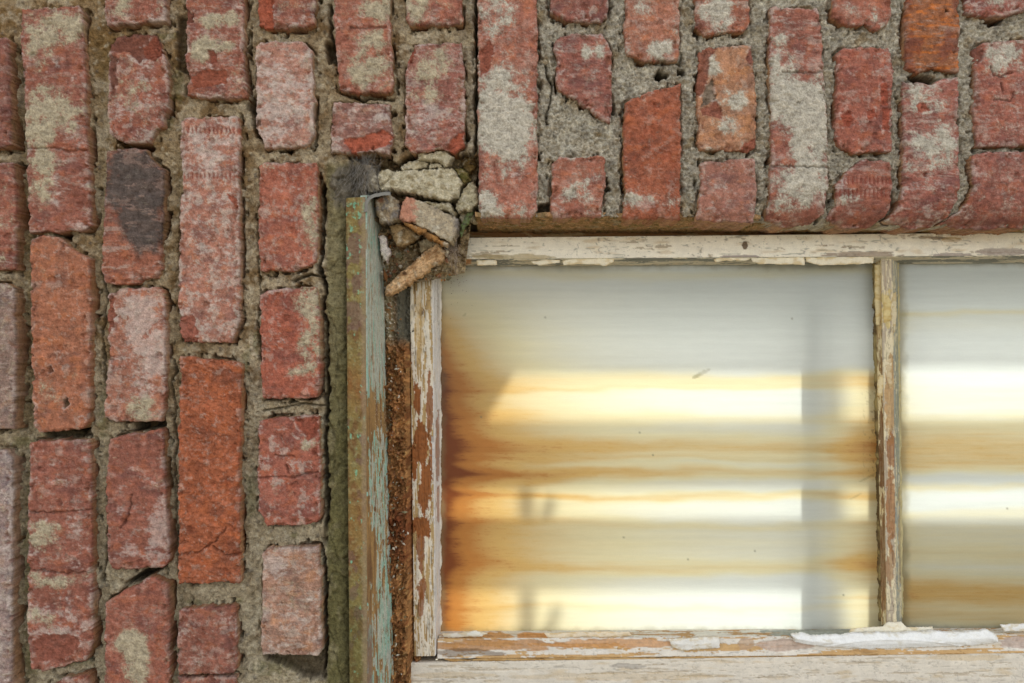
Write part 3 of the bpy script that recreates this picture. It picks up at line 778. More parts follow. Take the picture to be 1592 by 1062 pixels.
def grain(a, b, seed):                       # a across the grain, b along it
    return fbm(a / 1.9, b / 70, 3, seed) , fbm(a / 5.0, b / 120, 3, seed + 5)


# stained pane
def rust_amount(X, Y):
    w = fbm(X / 300, Y / 60, 3, 301) * 9 + fbm(X / 80, Y / 30, 3, 303) * 4
    y = Y + w
    band = lambda c, s, a: a * np.exp(-((y - c) / s) ** 2)
    left = np.exp(-np.clip(X - 684, 0, 999) / 62.0)
    left2 = np.exp(-np.clip(X - 684, 0, 999) / 190.0)
    p1 = (.25 * left2 * ss(400, 480, Y) + .75 * left * ss(430, 620, Y) + .38 * left2 * ss(470, 720, Y) * (1 - .25 * ss(850, 960, Y)))
    p1 = p1 + band(592, 13, .27) * (.6 + .5 * ss(700, 1250, X)) + band(604, 4, .15) + band(652, 10, .12) + band(693, 14, .36) + band(737, 9, .42) * (1.15 - .35 * ss(760, 1100, X)) \
        + band(713, 6, .18) + band(772, 6, .34) + band(880, 12, .28) + band(815, 8, .14) + band(425, 10, .16) + band(845, 30, .12) + band(945, 5, .10) + band(705, 60, .10) + band(930, 4, .1 * 2) * ss(1240, 1340, X)
    rt = ss(1250, 1368, X)
    p1 = p1 + rt * (.30 * ss(560, 640, Y) + band(690, 40, .30) + band(885, 25, .30) + band(600, 20, .2) + band(440, 30, .06))
    p2 = band(486, 5, .16) + band(500, 20, .08) + band(612, 22, .10) + band(700, 30, .5) + band(724, 12, .22) + band(760, 6, .2) + band(800, 8, .12) + band(862, 16, .26) + band(900, 20, .3) + band(925, 18, .62) + band(958, 18, .45) + band(830, 26, .22) + band(660, 26, .22)
    p2 = p2 + .12 * np.exp(-np.clip(X - 1402, 0, 999) / 14.0)
    lf = (.25 * left2 * ss(400, 480, Y) + .75 * left * ss(430, 620, Y) + .38 * left2 * ss(470, 720, Y)) * (1 - .4 * ss(800, 950, Y)) * (X < 1388)
    r = np.where(X < 1388, p1, p2) - lf
    r = r * .86 * (1 + .16 * fbm(X / 220, Y / 8, 4, 305) + .10 * fbm(X / 60, Y / 2.6, 3, 306)) + .03 * fbm(X / 140, Y / 4, 3, 307) * ss(.05, .3, r)
    lf = lf + .30 * np.exp(-np.clip(X - 684, 0, 999) / 22.0) * ss(440, 560, Y) * (X < 1388)
    r = r + lf * (1 + .10 * fbm(X / 120, Y / 14, 3, 308))
    r = r + .25 * ss(.3, .7, r) * ss(.0, .7, fbm(X / 26, Y / 3.4, 4, 309, .7)) * .6
    return np.clip(r, 0, 1.5)


def pane_color(X, Y):
    r = rust_amount(X, Y)
    c0 = lin((206, 210, 203)); c1 = lin((211, 202, 164)); c2 = lin((200, 164, 100)); c3 = lin((172, 114, 54)); c4 = lin((112, 58, 24))
    C = mix(c0 * np.ones(X.shape + (3,)), c1, ss(.0, .28, r)); C = mix(C, c2, ss(.2, .65, r)); C = mix(C, c3, ss(.6, 1.05, r)); C = mix(C, c4, ss(1.05, 1.5, r))
    C = C * (1 + .05 * fbm(X / 240, Y / 8, 4, 311) + .03 * fbm(X / 30, Y / 3, 3, 313))[..., None]
    # pale upper haze, cool grey to the right
    cool = ss(560, 420, Y) * ss(820, 1100, X)
    C = C * (1 - cool[..., None] * np.array([.09, .06, .03]))
    # grime at the putty
    ed = np.where(X < 1388, np.minimum(np.minimum(X - 682, 1368 + (Y - 405) * .018 - X), np.minimum(Y - 408, 986 - Y)), np.minimum(X - 1398 - (Y - 405) * .012, np.minimum(Y - 404, 982 - Y)))
    g = ss(15, 0, ed + 5 * fbm(X / 20, Y / 20, 3, 315))
    C = mix(C, lin((128, 118, 86)), g * .55)
    sp, sr = cells(X / 34, Y / 34, 317)
    C = mix(C, lin((110, 108, 84)), ss(.07, .03, sp) * (sr > .965) * .6)
    for (a, b, rx, ry) in ((1090, 581, 14, 4), (1083, 585, 7, 3), (722, 490, 3, 2), (1330, 772, 9, 2), (1350, 742, 14, 2)):
        q = ((X - a) / rx) ** 2 + ((Y - b + .5 * (X - a)) / ry) ** 2
        C = mix(C, lin((120, 112, 70)), ss(1.3, .4, q + .6 * fbm(X / 4, Y / 3, 2, 319)) * .35)
    cr = ss(1330, 1366, X) * (X < 1372) * ss(.25, .5, fbm(X / 5, Y / 7, 3, 321)) * ss(585, 620, Y) * ss(760, 720, Y)
    C = mix(C, lin((96, 66, 34)), cr * .6)
    return C


def pane(x0, x1, y0, y1):
    st = 1.6; d = .092
    X, Y = np.meshgrid(np.arange(x0, x1 + st, st), np.arange(y0, y1 + st, st))
    C = pane_color(X, Y)
    n, m = X.shape
    p = place(X, Y, np.full(X.shape, d))
    idx = np.arange(n * m).reshape(n, m)
    q = np.stack([idx[:-1, :-1], idx[1:, :-1], idx[1:, 1:], idx[:-1, 1:]], -1).reshape(-1, 4)
    c = np.array([p[0, 0], p[0, -1], p[-1, -1], p[-1, 0]]); c[:, 1] += .004
    b = n * m
    fr = [idx[0, 0], idx[0, -1], idx[-1, -1], idx[-1, 0]]
    ex = [(b, b + 1, b + 2, b + 3)]
    V = np.concatenate([p.reshape(-1, 3), c, np.array([p[0, 0], p[0, -1], p[-1, -1], p[-1, 0]])])
    for k in range(4):
        ex.append((b + 4 + k, b + 4 + (k + 1) % 4, b + (k + 1) % 4, b + k))
    CC = np.concatenate([C.reshape(-1, 3), np.tile(lin((200, 205, 198)), (8, 1))])
    fm = np.concatenate([np.zeros(len(q)), np.ones(5)])
    return mesh_object("pane", V, [q, np.array(ex)], CC, None, win, smooth=False, mats=[M_PANE, M_CLEAR], fmat=fm)


pane(672, 1386, 398, 994).__setitem__("label", "large frosted pane stained orange along its left edge")
pane(1389, 2104, 398, 994).__setitem__("label", "frosted pane stained brown at the bottom")


# painted wood surfaces
def wood_fn(along, paint, thr, wood, dark, seed, stains=(), crack=1.0, pscale=(70, 9), tilt=None):
    def fn(U, V, X, Y):
        a, b = (U, V) if along == 'v' else (V, U)
        g1, g2 = grain(a, b, seed)
        C = mix(wood * np.ones(U.shape + (3,)), dark, ss(-.1, .75, g1 * .7 + g2 * .5) * .75)
        h = .35 * g1 + .35 * g2
        pf = fbm(a / pscale[1], b / pscale[0], 4, seed + 9, .6) + .28 * fbm(a / 3, b / 10, 3, seed + 11)
        if tilt is not None:
            pf = pf + tilt(U, V, X, Y)
        pm = ss(thr, thr + .05, pf)
        h = h * (1 - .7 * pm) + pm * (.55 + .15 * fbm(a / 20, b / 60, 2, seed + 13))
        pc = paint * (1 + .07 * fbm(a / 12, b / 40, 3, seed + 15) + .05 * g1)[..., None]
        pc = mix(pc, OCHRE, ss(.15, .7, fbm(a / 10, b / 50, 4, seed + 17)) * .45)
        C = mix(C, pc, pm)
        # crackle: lifted seams along and across the grain
        w1 = np.abs(fbm(a / 11 + .3 * g2, b / 130, 3, seed + 19)); w2 = np.abs(fbm(a / 40, b / 34, 3, seed + 21))
        sm = np.maximum(ss(.035, .0, w1), ss(.018, .0, w2) * .8) * crack
        h = h - .9 * sm
        C = C * (1 - .5 * sm)[..., None]
        for (sx, sy, rx, ry, cc, am) in stains:
            q = ((X - sx) / rx) ** 2 + ((Y - sy) / ry) ** 2
            t = ss(1.2, .95, q + 1.5 * fbm(X / 8, Y / 20, 5, seed + 23, .6) if along == 'v' else q + .9 * fbm(X / 30, Y / 7, 3, seed + 23)) * am
            C = mix(C, cc * (1 + .25 * g1 + .2 * fbm(X / 6, Y / 6, 2, seed + 25))[..., None], t)
            h = h - .5 * t
        return h, C
    return fn


# sash stile
ST = [(655, 690, 11, 34, RUSTY, 1), (648, 620, 6, 24, RUSTY, 1), (668, 640, 5, 50, RUSTY, .9), (660, 760, 9, 40, RUSTY, 1), (655, 820, 14, 16, RUSTY, 1), (654, 850, 6, 40, RUSTY, .9), (672, 710, 5, 40, RUSTY, .9), (656, 915, 7, 16, RUSTY, .9), (655, 940, 5, 16, RUSTY, .8), (644, 715, 5, 30, RUSTY, 1), (655, 485, 5, 6, DKWOOD, .9), (652, 505, 6, 50, OCHRE, .6)]
panel("sash_stile", [(637, 418, .066), (672, 412, .066), (676, 1020, .066), (644, 1020, .066)], wood_fn('v', lin((214, 204, 184)), -.12, lin((176, 148, 100)), lin((112, 84, 56)), 401, ST, .9, (110, 6)), M_PAINT, win, step=1.1, back=.03, wob=.0005, seed=1)
panel("stile_bead", [(672.5, 412, .066), (684, 410, .084), (683, 1003, .084), (676.5, 1019, .066)], wood_fn('v', lin((208, 203, 196)), -.35, GREYWOOD, lin((130, 118, 112)), 421, [(680, 700, 3, 60, RUSTY, .7), (681, 780, 3, 30, RUSTY, .6)], .8, (160, 5)), M_PAINT, win, step=1.1, back=.004)
ragged = [(681, 414)] + [(685 + 2.2 * float(perlin(np.array(k * .7), np.array(.5), 8)), 420 + k * 9) for k in range(64)] + [(681, 1000)]
slab("putty", ragged, .0835, lambda X, Y, e: (.5 * fbm(X / 4, Y / 12, 3, 431), lin((214, 206, 190)) * (1 + .2 * fbm(X / 5, Y / 9, 3, 433))[..., None]), M_PAINT, win, step=1.2, back=.008, R=2.5, rd=1, rag=(1, .8))

# top rail
TR = [(1010, 408, 60, 7, lin((150, 138, 130)), .7), (1150, 399, 30, 3, lin((140, 126, 122)), .8), (1340, 396, 60, 5, lin((150, 130, 110)), .8), (1560, 392, 40, 6, lin((164, 150, 140)), .8), (1480, 397, 30, 4, lin((160, 146, 138)), .8), (1480, 372, 14, 5, OCHRE, .5), (800, 400, 60, 5, lin((168, 150, 108)), .7), (1158, 380, 4, 8, DKWOOD, .9)]
panel("top_rail", [(700, 370, .068), (2080, 357, .068), (2080, 394, .068), (700, 403, .068)], wood_fn('h', lin((240, 233, 214)), -.44, lin((192, 180, 158)), lin((150, 128, 98)), 441, TR, 1.0, (120, 11)), M_PAINT, win, step=1.2, back=.03, wob=.0004)
panel("head_board", [(690, 361, .086), (2090, 348, .086), (2090, 362, .086), (690, 374, .086)], wood_fn('h', lin((190, 160, 116)), .1, lin((168, 124, 80)), lin((120, 88, 56)), 451, (), .6), M_PAINT, win, step=2, back=.02)
TP = [(712, 405, 22, 8, lin((188, 134, 84)), .9)]
panel("putty_strip", [(700, 403.5, .069), (2080, 394.5, .069), (2080, 405, .088), (700, 414, .088)], wood_fn('h', lin((206, 196, 170)), -.02, lin((140, 140, 128)), lin((112, 112, 100)), 461, TP, .4, (90, 16)), M_PAINT, win, step=1.2, back=.004)
# flakes left on the top putty
def flake_fn(seed, colr=CREAM):
    def fn(X, Y, e):
        return .5 * fbm(X / 20, Y / 8, 3, seed) + .9 * ss(0, 12, e), colr * (1 + .06 * fbm(X / 14, Y / 5, 3, seed + 1))[..., None] * (1 - .45 * ss(.05, .6, fbm(X / 14, Y / 7, 4, seed + 2) + .35 * ss(5, 0, e))[..., None] * np.array([.35, .55, .9]))
    return fn


for k, pl in enumerate([[(741, 405), (771, 404), (773, 411), (760, 412), (742, 413)], [(826, 406), (872, 403), (870, 409), (838, 412), (829, 410)],
                        [(874, 405), (900, 402), (954, 401), (955, 406), (942, 414), (920, 410), (900, 411), (876, 412)], [(1110, 404), (1120, 400), (1160, 400), (1168, 402), (1160, 406), (1130, 405), (1112, 408)],
                        [(1168, 401), (1250, 399), (1252, 412), (1180, 410), (1170, 407)], [(1252, 400), (1360, 398), (1357, 409), (1330, 411), (1275, 412), (1255, 408)]]):
    slab("paint_flake", pl, .069, flake_fn(470 + k, lin((230, 220, 194))), M_PAINT, win, step=1.2, back=.0012, R=2, rd=.5, rag=(1, .8), seed=480 + k, rings=1)

# bottom rail, putty and sill
BRT = [(760, 1003, 120, 9, lin((176, 128, 78)), .85), (960, 1000, 110, 7, lin((190, 138, 84)), .8), (1160, 1000, 12, 9, lin((180, 150, 120)), .8), (1220, 1003, 40, 9, lin((176, 152, 134)), .85), (720, 1015, 60, 6, DKWOOD, .6), (1580, 1000, 26, 9, lin((180, 160, 146)), .9)]
panel("bottom_rail", [(680, 993, .070), (2080, 983, .070), (2080, 1012, .066), (680, 1024, .066)], wood_fn('h', lin((214, 206, 192)), -.10, lin((196, 160, 110)), lin((150, 108, 62)), 501, BRT, .6, (150, 12)), M_PAINT, win, step=1.2, back=.03, wob=.0004)
panel("putty_strip", [(682, 982, .089), (2080, 973, .089), (2080, 982.5, .071), (682, 992.5, .071)], wood_fn('h', lin((206, 200, 184)), -.05, lin((176, 138, 90)), lin((132, 122, 98)), 511, [(1060, 986, 300, 5, lin((150, 152, 138)), .0), (1280, 984, 90, 7, lin((146, 150, 136)), .9), (770, 988, 30, 5, lin((188, 140, 84)), .9), (830, 988, 30, 4, lin((186, 130, 70)), .9)], .5, (80, 14)), M_PAINT, win, step=1.2, back=.004)
FL = [[(1231, 987), (1248, 986), (1262, 990), (1300, 988), (1350, 984), (1400, 985), (1450, 982), (1500, 984), (1535, 980), (1549, 986), (1552, 998), (1530, 1003), (1480, 1006), (1420, 1008), (1360, 1010), (1300, 1007), (1262, 1004), (1236, 999)]]
for k, pl in enumerate(FL):
    slab("paint_flake", pl, .064, lambda X, Y, e: (2.2 * ss(0, 10, e) + .8 * fbm(X / 40, Y / 10, 3, 521) + .7 * ss(2.2, .3, np.abs(Y - 996 - .00009 * (X - 1390) ** 2 * 12 + 3)), lin((232, 231, 226)) * (1 - .5 * ss(.1, .8, fbm(X / 22, Y / 8, 5, 523, .6) + .3 * ss(4, 0, e))[..., None] * np.array([.4, .5, .7]))), M_PAINT, win, "large curled flake of white paint under the glazing bar", step=1.1, back=.0035, R=3, rd=1.2, rag=(1.5, 1.2), seed=520, rings=2)
for k, (pl, cc) in enumerate([([(686, 985), (720, 984), (752, 986), (750, 990), (700, 992), (688, 991)], (214, 206, 190)), ([(720, 983), (742, 982), (758, 986), (740, 990), (722, 989)], (222, 218, 204)), ([(846, 985), (900, 983), (978, 983), (984, 989), (940, 991), (904, 990), (870, 993), (850, 991)], (222, 206, 178)),
                              ([(1374, 974), (1382, 968), (1402, 967), (1410, 976), (1450, 975), (1452, 983), (1380, 986), (1320, 984), (1326, 978)], (226, 218, 196)), ([(1556, 972), (1600, 970), (1600, 982), (1562, 982)], (228, 226, 220)), ([(1040, 994), (1118, 991), (1120, 1008), (1060, 1012), (1044, 1006)], (222, 218, 208)), ([(684, 1000), (690, 990), (688, 1012), (683, 1018)], (220, 216, 210))]):
    slab("paint_flake", pl, .070 if k != 5 else .064, flake_fn(530 + k * 3, lin(cc)), M_PAINT, win, step=1.2, back=.0015, R=2, rd=.5, rag=(1, 1), seed=540 + k, rings=1)
lip = [(684, 1024)] + [(700 + k * 30, 1025.5 - k * .29 + 2.2 * float(perlin(np.array(k * .9), np.array(.3), 12))) for k in range(40)] + [(1880, 1011)] + [(1880, 1015)] + [(700 + k * 30, 1028.5 - k * .29) for k in range(39, -1, -1)]
slab("paint_edge", lip, .064, flake_fn(551, lin((178, 146, 98))), M_PAINT, win, step=1.3, back=.002, R=2, rd=.6, rag=(.8, .8), rings=1)
panel("sill", [(636, 1031, .062), (2090, 1009, .062), (2090, 1075, .058), (636, 1097, .058)], wood_fn('h', lin((214, 204, 186)), -.38, lin((196, 182, 160)), lin((160, 142, 116)), 561, [(980, 1036, 26, 4, lin((150, 142, 132)), .6), (1500, 1022, 60, 5, OCHRE, .4), (700, 1050, 60, 5, OCHRE, .35), (960, 1052, 160, 6, OCHRE, .3)], .55, (160, 8)), M_PAINT, win, step=1.2, back=.03, wob=.0003)
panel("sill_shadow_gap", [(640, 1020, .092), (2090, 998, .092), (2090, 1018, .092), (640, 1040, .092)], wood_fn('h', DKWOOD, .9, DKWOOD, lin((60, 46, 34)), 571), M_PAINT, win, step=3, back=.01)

# glazing bar
GB = empty("glazing_bar", (.34, .07, EYE), None, None)
for k in ("label", "category"):
    if k in GB.keys():
        del GB[k]
GB.parent = win; GB.location = Vector((.34, .07, EYE)) - win.location


class _W:                                     # parts of the bar hang one level lower
    pass


panel("bar_face", [(1370, 400, .074), (1387, 399, .074), (1394, 971, .074), (1379, 972, .074)], wood_fn('v', lin((212, 198, 164)), .02, lin((178, 164, 142)), lin((138, 112, 80)), 601, [(1379, 480, 9, 26, lin((196, 176, 122)), .95), (1384, 620, 8, 60, lin((176, 140, 92)), .8), (1385, 790, 7, 60, lin((150, 100, 54)), .8), (1384, 880, 7, 26, lin((150, 110, 70)), .7), (1387, 700, 7, 30, lin((140, 92, 52)), .8)], .9, (60, 6)), M_PAINT, win, step=1.1, back=.0015)
panel("bar_bead", [(1361, 408, .085), (1370.2, 404, .0755), (1379.2, 970, .0755), (1370.5, 972, .085)], wood_fn('v', lin((212, 198, 158)), -.08, lin((160, 128, 84)), lin((100, 74, 46)), 611, [(1366, 480, 6, 50, OCHRE, .7), (1371, 700, 5, 60, lin((110, 74, 42)), .8), (1373, 860, 5, 90, lin((120, 84, 50)), .8)], 1., (36, 5)), M_PAINT, win, step=1.1, back=.004, relief=.3)
panel("bar_bead", [(1387.5, 402, .075), (1395, 404, .086), (1402, 969, .086), (1394.5, 971, .075)], wood_fn('v', lin((196, 184, 150)), .12, lin((150, 150, 136)), lin((120, 118, 100)), 621, [(1397, 600, 5, 160, lin((128, 130, 108)), .6), (1401, 820, 4, 90, lin((150, 130, 90)), .7)], .8, (50, 5)), M_PAINT, win, step=1.1, back=.004, wob=.0005)
ragL = [(1359.5 + .018 * k * 9 + 1.6 * float(perlin(np.array(k * .8), np.array(1.5), 18)), 409 + k * 9) for k in range(63)]
slab("putty", ragL + [(x + 6, y) for x, y in ragL[::-1]], .0862, lambda X, Y, e: (.5 * fbm(X / 4, Y / 6, 3, 631), mix(lin((150, 132, 84)) * np.ones(X.shape + (3,)), lin((92, 72, 40)), ss(-.1, .5, fbm(X / 7, Y / 26, 3, 633) + ss(560, 760, Y) * .4))), M_PAINT, win, step=1.2, back=.006, R=2.5, rd=1, rag=(1.4, 1.4), rings=2)
ragR = [(1394.5 + .013 * k * 9 + 1.3 * float(perlin(np.array(k * .8), np.array(2.5), 19)), 404 + k * 9) for k in range(63)]
slab("putty", [(x - 4, y) for x, y in ragR] + [(x + 3.5, y) for x, y in ragR[::-1]], .0862, lambda X, Y, e: (.5 * fbm(X / 4, Y / 6, 3, 641), lin((178, 164, 120)) * (1 + .25 * fbm(X / 5, Y / 11, 3, 643))[..., None]), M_PAINT, win, step=1.2, back=.006, R=2.5, rd=1, rag=(1.4, 1.4), rings=2)
for k, (pl, cc) in enumerate([([(1361, 412), (1371, 410), (1372, 470), (1369, 506), (1363, 506), (1361, 470)], (204, 186, 140)), ([(1374, 468), (1381, 461), (1386, 468), (1385, 498), (1374, 503)], (204, 184, 130)), ([(1387, 456), (1394, 454), (1394, 500), (1390, 520), (1386, 490)], (198, 184, 150)),
                              ([(1366, 585), (1373, 582), (1373, 615), (1365, 615)], (206, 188, 146)), ([(1377, 560), (1386, 556), (1388, 600), (1384, 604), (1379, 590)], (196, 176, 140))]):
    slab("paint_flake", pl, .0735 if k != 0 else .078, flake_fn(650 + k * 3, lin(cc)), M_PAINT, win, step=1.0, back=.0016, R=1.5, rd=.5, rag=(1, .9), seed=660 + k, rings=1)
bpy.data.objects.remove(GB)


# outer casing with the turquoise paint
def casing_front(U, V, X, Y):
    f1 = fbm(U / 18, V / 46, 3, 701); f2 = fbm(U / 9, V / 10, 4, 703); f3 = fbm(U / 3, V / 3.4, 3, 705)
    C = mix(lin((128, 112, 66)) * np.ones(U.shape + (3,)), lin((112, 84, 50)), ss(-.2, .4, f1))
    C = mix(C, lin((140, 132, 90)), ss(0, .5, f2) * .7)
    C = mix(C, lin((110, 84, 74)), ss(.15, .4, fbm(U / 20, V / 30, 3, 707) + .5 * np.exp(-((Y - 395) / 36) ** 2) + .5 * np.exp(-((Y - 485) / 26) ** 2)) * .7)
    C = mix(C, lin((136, 92, 48)), (np.exp(-((Y - 600) / 40) ** 2) + .8 * np.exp(-((Y - 810) / 60) ** 2)) * .6)
    C = mix(C, lin((116, 172, 140)), ss(.42, .55, fbm(U / 9, V / 14, 4, 709, .65) - .02 + .35 * np.exp(-((Y - 330) / 30) ** 2) + .2 * np.exp(-((Y - 390) / 20) ** 2) * ss(12, 4, U)) * .75)
    C = mix(C, lin((86, 84, 44)), ss(860, 1000, Y + 40 * f2) * .5)
    rt = ss(20, 27, U + 2 * f2)
    C = mix(C, lin((142, 122, 96)), rt * .6)
    lf = ss(14, 3, U)
    h = (1 - .65 * rt) * (.9 * f2 + .8 * f3 + .6 * np.abs(f3) * ss(520, 660, Y)) + .4 * f1 - 1.5 * ss(4, 0, U)
    return h, C * (1 + .2 * f3)[..., None]


def casing_side(U, V, X, Y):
    g1 = fbm(U / 3, V / 60, 3, 721); g2 = fbm(U / 7, V / 90, 3, 723); f3 = fbm(U / 4, V / 5, 3, 725)
    C = mix(lin((150, 118, 74)) * np.ones(U.shape + (3,)), lin((112, 82, 54)), ss(-.2, .5, g2 + .3 * g1))
    up = ss(640, 520, Y)
    C = mix(C, lin((160, 150, 128)), up * .6)
    w = U / 34.0
    pt = fbm(U / 6, V / 44, 4, 727, .6) + .3 * fbm(U / 3, V / 12, 2, 729)
    pt = pt + up * .35 - .05 + .5 * np.exp(-((Y - 770) / 60) ** 2) * ss(.15, .4, w) * ss(.8, .6, w) + .25 * ss(.75, .95, w) + .45 * np.exp(-((Y - 600) / 50) ** 2) * ss(.45, .2, w) - .6 * np.exp(-((Y - 645) / 26) ** 2) - .7 * np.exp(-((Y - 860) / 45) ** 2) * ss(.8, .6, w) + .3 * np.exp(-((Y - 985) / 40) ** 2) * ss(.5, .7, w)
    pm = ss(.12, .17, pt)
    pc = mix(TURQ * np.ones(U.shape + (3,)), TURQ2, ss(-.3, .3, fbm(U / 8, V / 50, 3, 731) + .25 * up))
    pc = mix(pc, lin((172, 166, 150)), (up * .5 + .5) * ss(-.2, .4, fbm(U / 5, V / 50, 3, 733)) * ss(.1, .4, w) * .75)
    C = mix(C, pc * (1 + .1 * f3)[..., None], pm)
    C = mix(C, lin((122, 104, 92)), ss(930, 1000, Y) * ss(.5, .3, w) * .7)
    spk = ss(.5, .6, fbm(U / 2.4, V / 2.4, 2, 735)) * ss(.8, .95, w)
    C = mix(C, lin((206, 196, 176)), spk * .6)
    return .3 * g1 + .3 * g2 + .5 * pm + .15 * f3 + .5 * ss(3, 0, U), C * (1 + .1 * g1)[..., None]


panel("casing", [(537, 308, .004), (568, 306, .002), (571, 1100, .002), (543, 1100, .004)], casing_front, M_CASE, win, "casing board crusted with brown and mossy paint", step=1.1, back=.04, wob=.0008, seed=4)
panel("casing_side", [(568.6, 304, .0025), (592, 300, .045), (612.5, 1100, .045), (571.6, 1100, .0025)], casing_side, M_CASE, win, "inner casing face with peeling turquoise paint", step=1.0, back=.006)


# curled lead strip over the head of the casing
def strip(name, pts, y0, y1, th, colr, mat, parent, seed):
    P = np.array(pts, float)
    t = np.linspace(0, len(P) - 1, 60); i = np.minimum(t.astype(int), len(P) - 2); f = (t - i)[:, None]
    c = P[i] * (1 - f) + P[i + 1] * f
    for _ in range(6):
        c[1:-1] = (c[:-2] + 2 * c[1:-1] + c[2:]) / 4
    tg = np.gradient(c, axis=0); nn = np.stack([tg[:, 1], -tg[:, 0]], -1); nn /= np.linalg.norm(nn, axis=1, keepdims=True)
    ds = np.linspace(y0, y1, 24)
    pos = np.zeros((60, 24, 3)); nr = np.zeros((60, 24, 3))
    for k, d in enumerate(ds):
        pos[:, k] = place(c[:, 0], c[:, 1], np.full(60, d))
        nr[:, k] = np.stack([nn[:, 0], 0 * nn[:, 0], -nn[:, 1]], -1)
    w = fbm(np.arange(60)[:, None] / 9.0 + 0 * ds[None], ds[None] / .008 + np.zeros((60, 1)), 3, seed)
    pos += nr * (w * .0005)[..., None]
    C = colr * (1 + .2 * w)[..., None]
    return finish_grid(name, pos, nr, np.ones((59, 23), bool), C, mat, parent, th, rings=1)


strip("flashing", [(566, 330), (567, 314), (572, 306), (582, 301), (594, 299), (607, 298)], .001, .03, .003, lin((116, 112, 102)), M_METAL, win, 741)

# rotten channel between casing and sash
def channel_fn(U, V, X, Y):
    f2 = fbm(U / 12, V / 18, 4, 751, .6); f3 = fbm(U / 4, V / 4.5, 3, 753)
    top = ss(545, 520, Y + 10 * f2)
    right = ss(630, 636, X - (Y - 450) * .008 + 2 * f2)
    h = 13 * ss(-.6, .5, f2 + .25 * f3) + 2.5 * f3 - 26 * right
    ht = 4 * f2 + 3 * f3 - 14 * ss(622, 629, X) + 5 * ss(612, 606, X)
    h = h * (1 - top) + ht * top
    C = mix(lin((168, 122, 76)) * np.ones(U.shape + (3,)), lin((118, 76, 44)), ss(-.2, .4, f2))
    C = mix(C, lin((168, 132, 84)), ss(.1, .6, fbm(U / 7, V / 9, 3, 755)) * .8)
    kd, kr = cells(U / 9 + .4 * f2, V / 12 + .4 * f2, 757)
    h = h + 3.5 * (kr - .4) * (1 - top)
    C = C * (.7 + .65 * kr)[..., None]
    C = mix(C, lin((110, 48, 28)), np.exp(-((Y - 820) / 50) ** 2) * .6)
    C = mix(C, mix(lin((128, 116, 88)) * np.ones(U.shape + (3,)), lin((180, 172, 154)), ss(.1, .5, f3)), top * ss(620, 608, X))
    C = mix(C, lin((96, 92, 78)), top * ss(608, 620, X))
    return h, C * (1 + .25 * f3)[..., None]


panel("rotten_channel", [(588, 400, .054), (640, 400, .054), (652, 1100, .054), (602, 1100, .054)], channel_fn, M_DEBRIS, win, "rotten brown timber crumbling in the gap beside the sash", step=1.1, back=.012)


# corner void: rough fill behind the rubble
def void_fn(U, V, X, Y):
    f2 = fbm(U / 16, V / 12, 4, 761, .6); f3 = fbm(U / 5, V / 5, 3, 763)
    C = mix(lin((180, 160, 126)) * np.ones(U.shape + (3,)), lin((126, 104, 74)), ss(-.2, .4, f2))
    C = mix(C, lin((186, 172, 144)), ss(.25, .6, fbm(U / 9, V / 7, 3, 765)) * .7)
    C = mix(C, MOSS, ss(.2, .5, fbm(U / 20, V / 20, 2, 767)) * .25)
    _, r1 = cells(U / 22 + .5 * f2, V / 16 + .4 * f2, 769)
    return 7 * (r1 - .4) + 7 * f2 + 2.5 * f3 + 10 * ss(400, 372, Y) * ss(.0, .4, f2), C * (1 + .25 * f3)[..., None]


panel("broken_bed", [(575, 225, .030), (748, 225, .030), (722, 425, .060), (585, 452, .052)], void_fn, M_MORTAR, wall, step=1.3, back=.006)

# closing boards round the sash, and unseen boards added to cut the sun into bands
def wx(px, d): return (px - 796) * S * (D + d) / D
def wz(py, d): return EYE + (531 - py) * S * (D + d) / D


x0, x1 = -.118, 1.05
fb = [(x0, wx(676, .1), .0985, .13, EYE - .37, EYE + .12), (wx(2100, .1), x1, .0985, .13, EYE - .37, EYE + .12),
      (wx(676, .1), wx(2100, .1), .0985, .13, wz(402, .1), EYE + .12), (wx(676, .1), wx(2100, .1), .0985, .13, EYE - .37, wz(990, .1)),
      (wx(1374, .1), wx(1396, .1), .0985, .13, wz(990, .1), wz(402, .1))]
Vf, Ff = box_mesh(fb)
mesh_object("frame", Vf, [Ff], np.tile(lin((150, 130, 100)), (len(Vf), 1)), M_PAINT, win, smooth=False)

te = math.tan(el); L0 = .20; PD = .094
def gap_z(py):                               # height at the boards of the ray that lands on the pane at photo row py
    return wz(py, PD) + (L0 - PD) * te


def board_rows(bands, xa, xb, top, bot):
    ed = [top] + [v for b in bands for v in (gap_z(b[0]), gap_z(b[1]))] + [bot]
    return [(xa, xb, L0, L0 + .012, ed[k + 1], ed[k]) for k in range(0, len(ed), 2)]


def px_x(px): return wx(px, PD)


bands1 = [(566, 652), (744, 803), (902, 1000)]
bands2 = [(556, 650), (740, 806)]
TOP, BOT = EYE + .22, EYE - .40
bb = board_rows(bands1, px_x(640), px_x(1390), TOP, BOT)
bb += board_rows(bands2, px_x(1390.5), px_x(2110), TOP, BOT)
PN = .118                                   # uprights added close behind the glass to block the sun in strips
bb += [(px_x(1245), px_x(1284), PN, PN + .012, BOT, TOP), (px_x(1262), px_x(1312), .30, .312, BOT, TOP), (px_x(1349), px_x(1392), PN, PN + .012, BOT, TOP)]
Vb, Fb = box_mesh(bb)
mesh_object("blocker_boards", Vb, [Fb], np.tile(lin((190, 180, 160)), (len(Vb), 1)), M_PAINT, win, smooth=False)
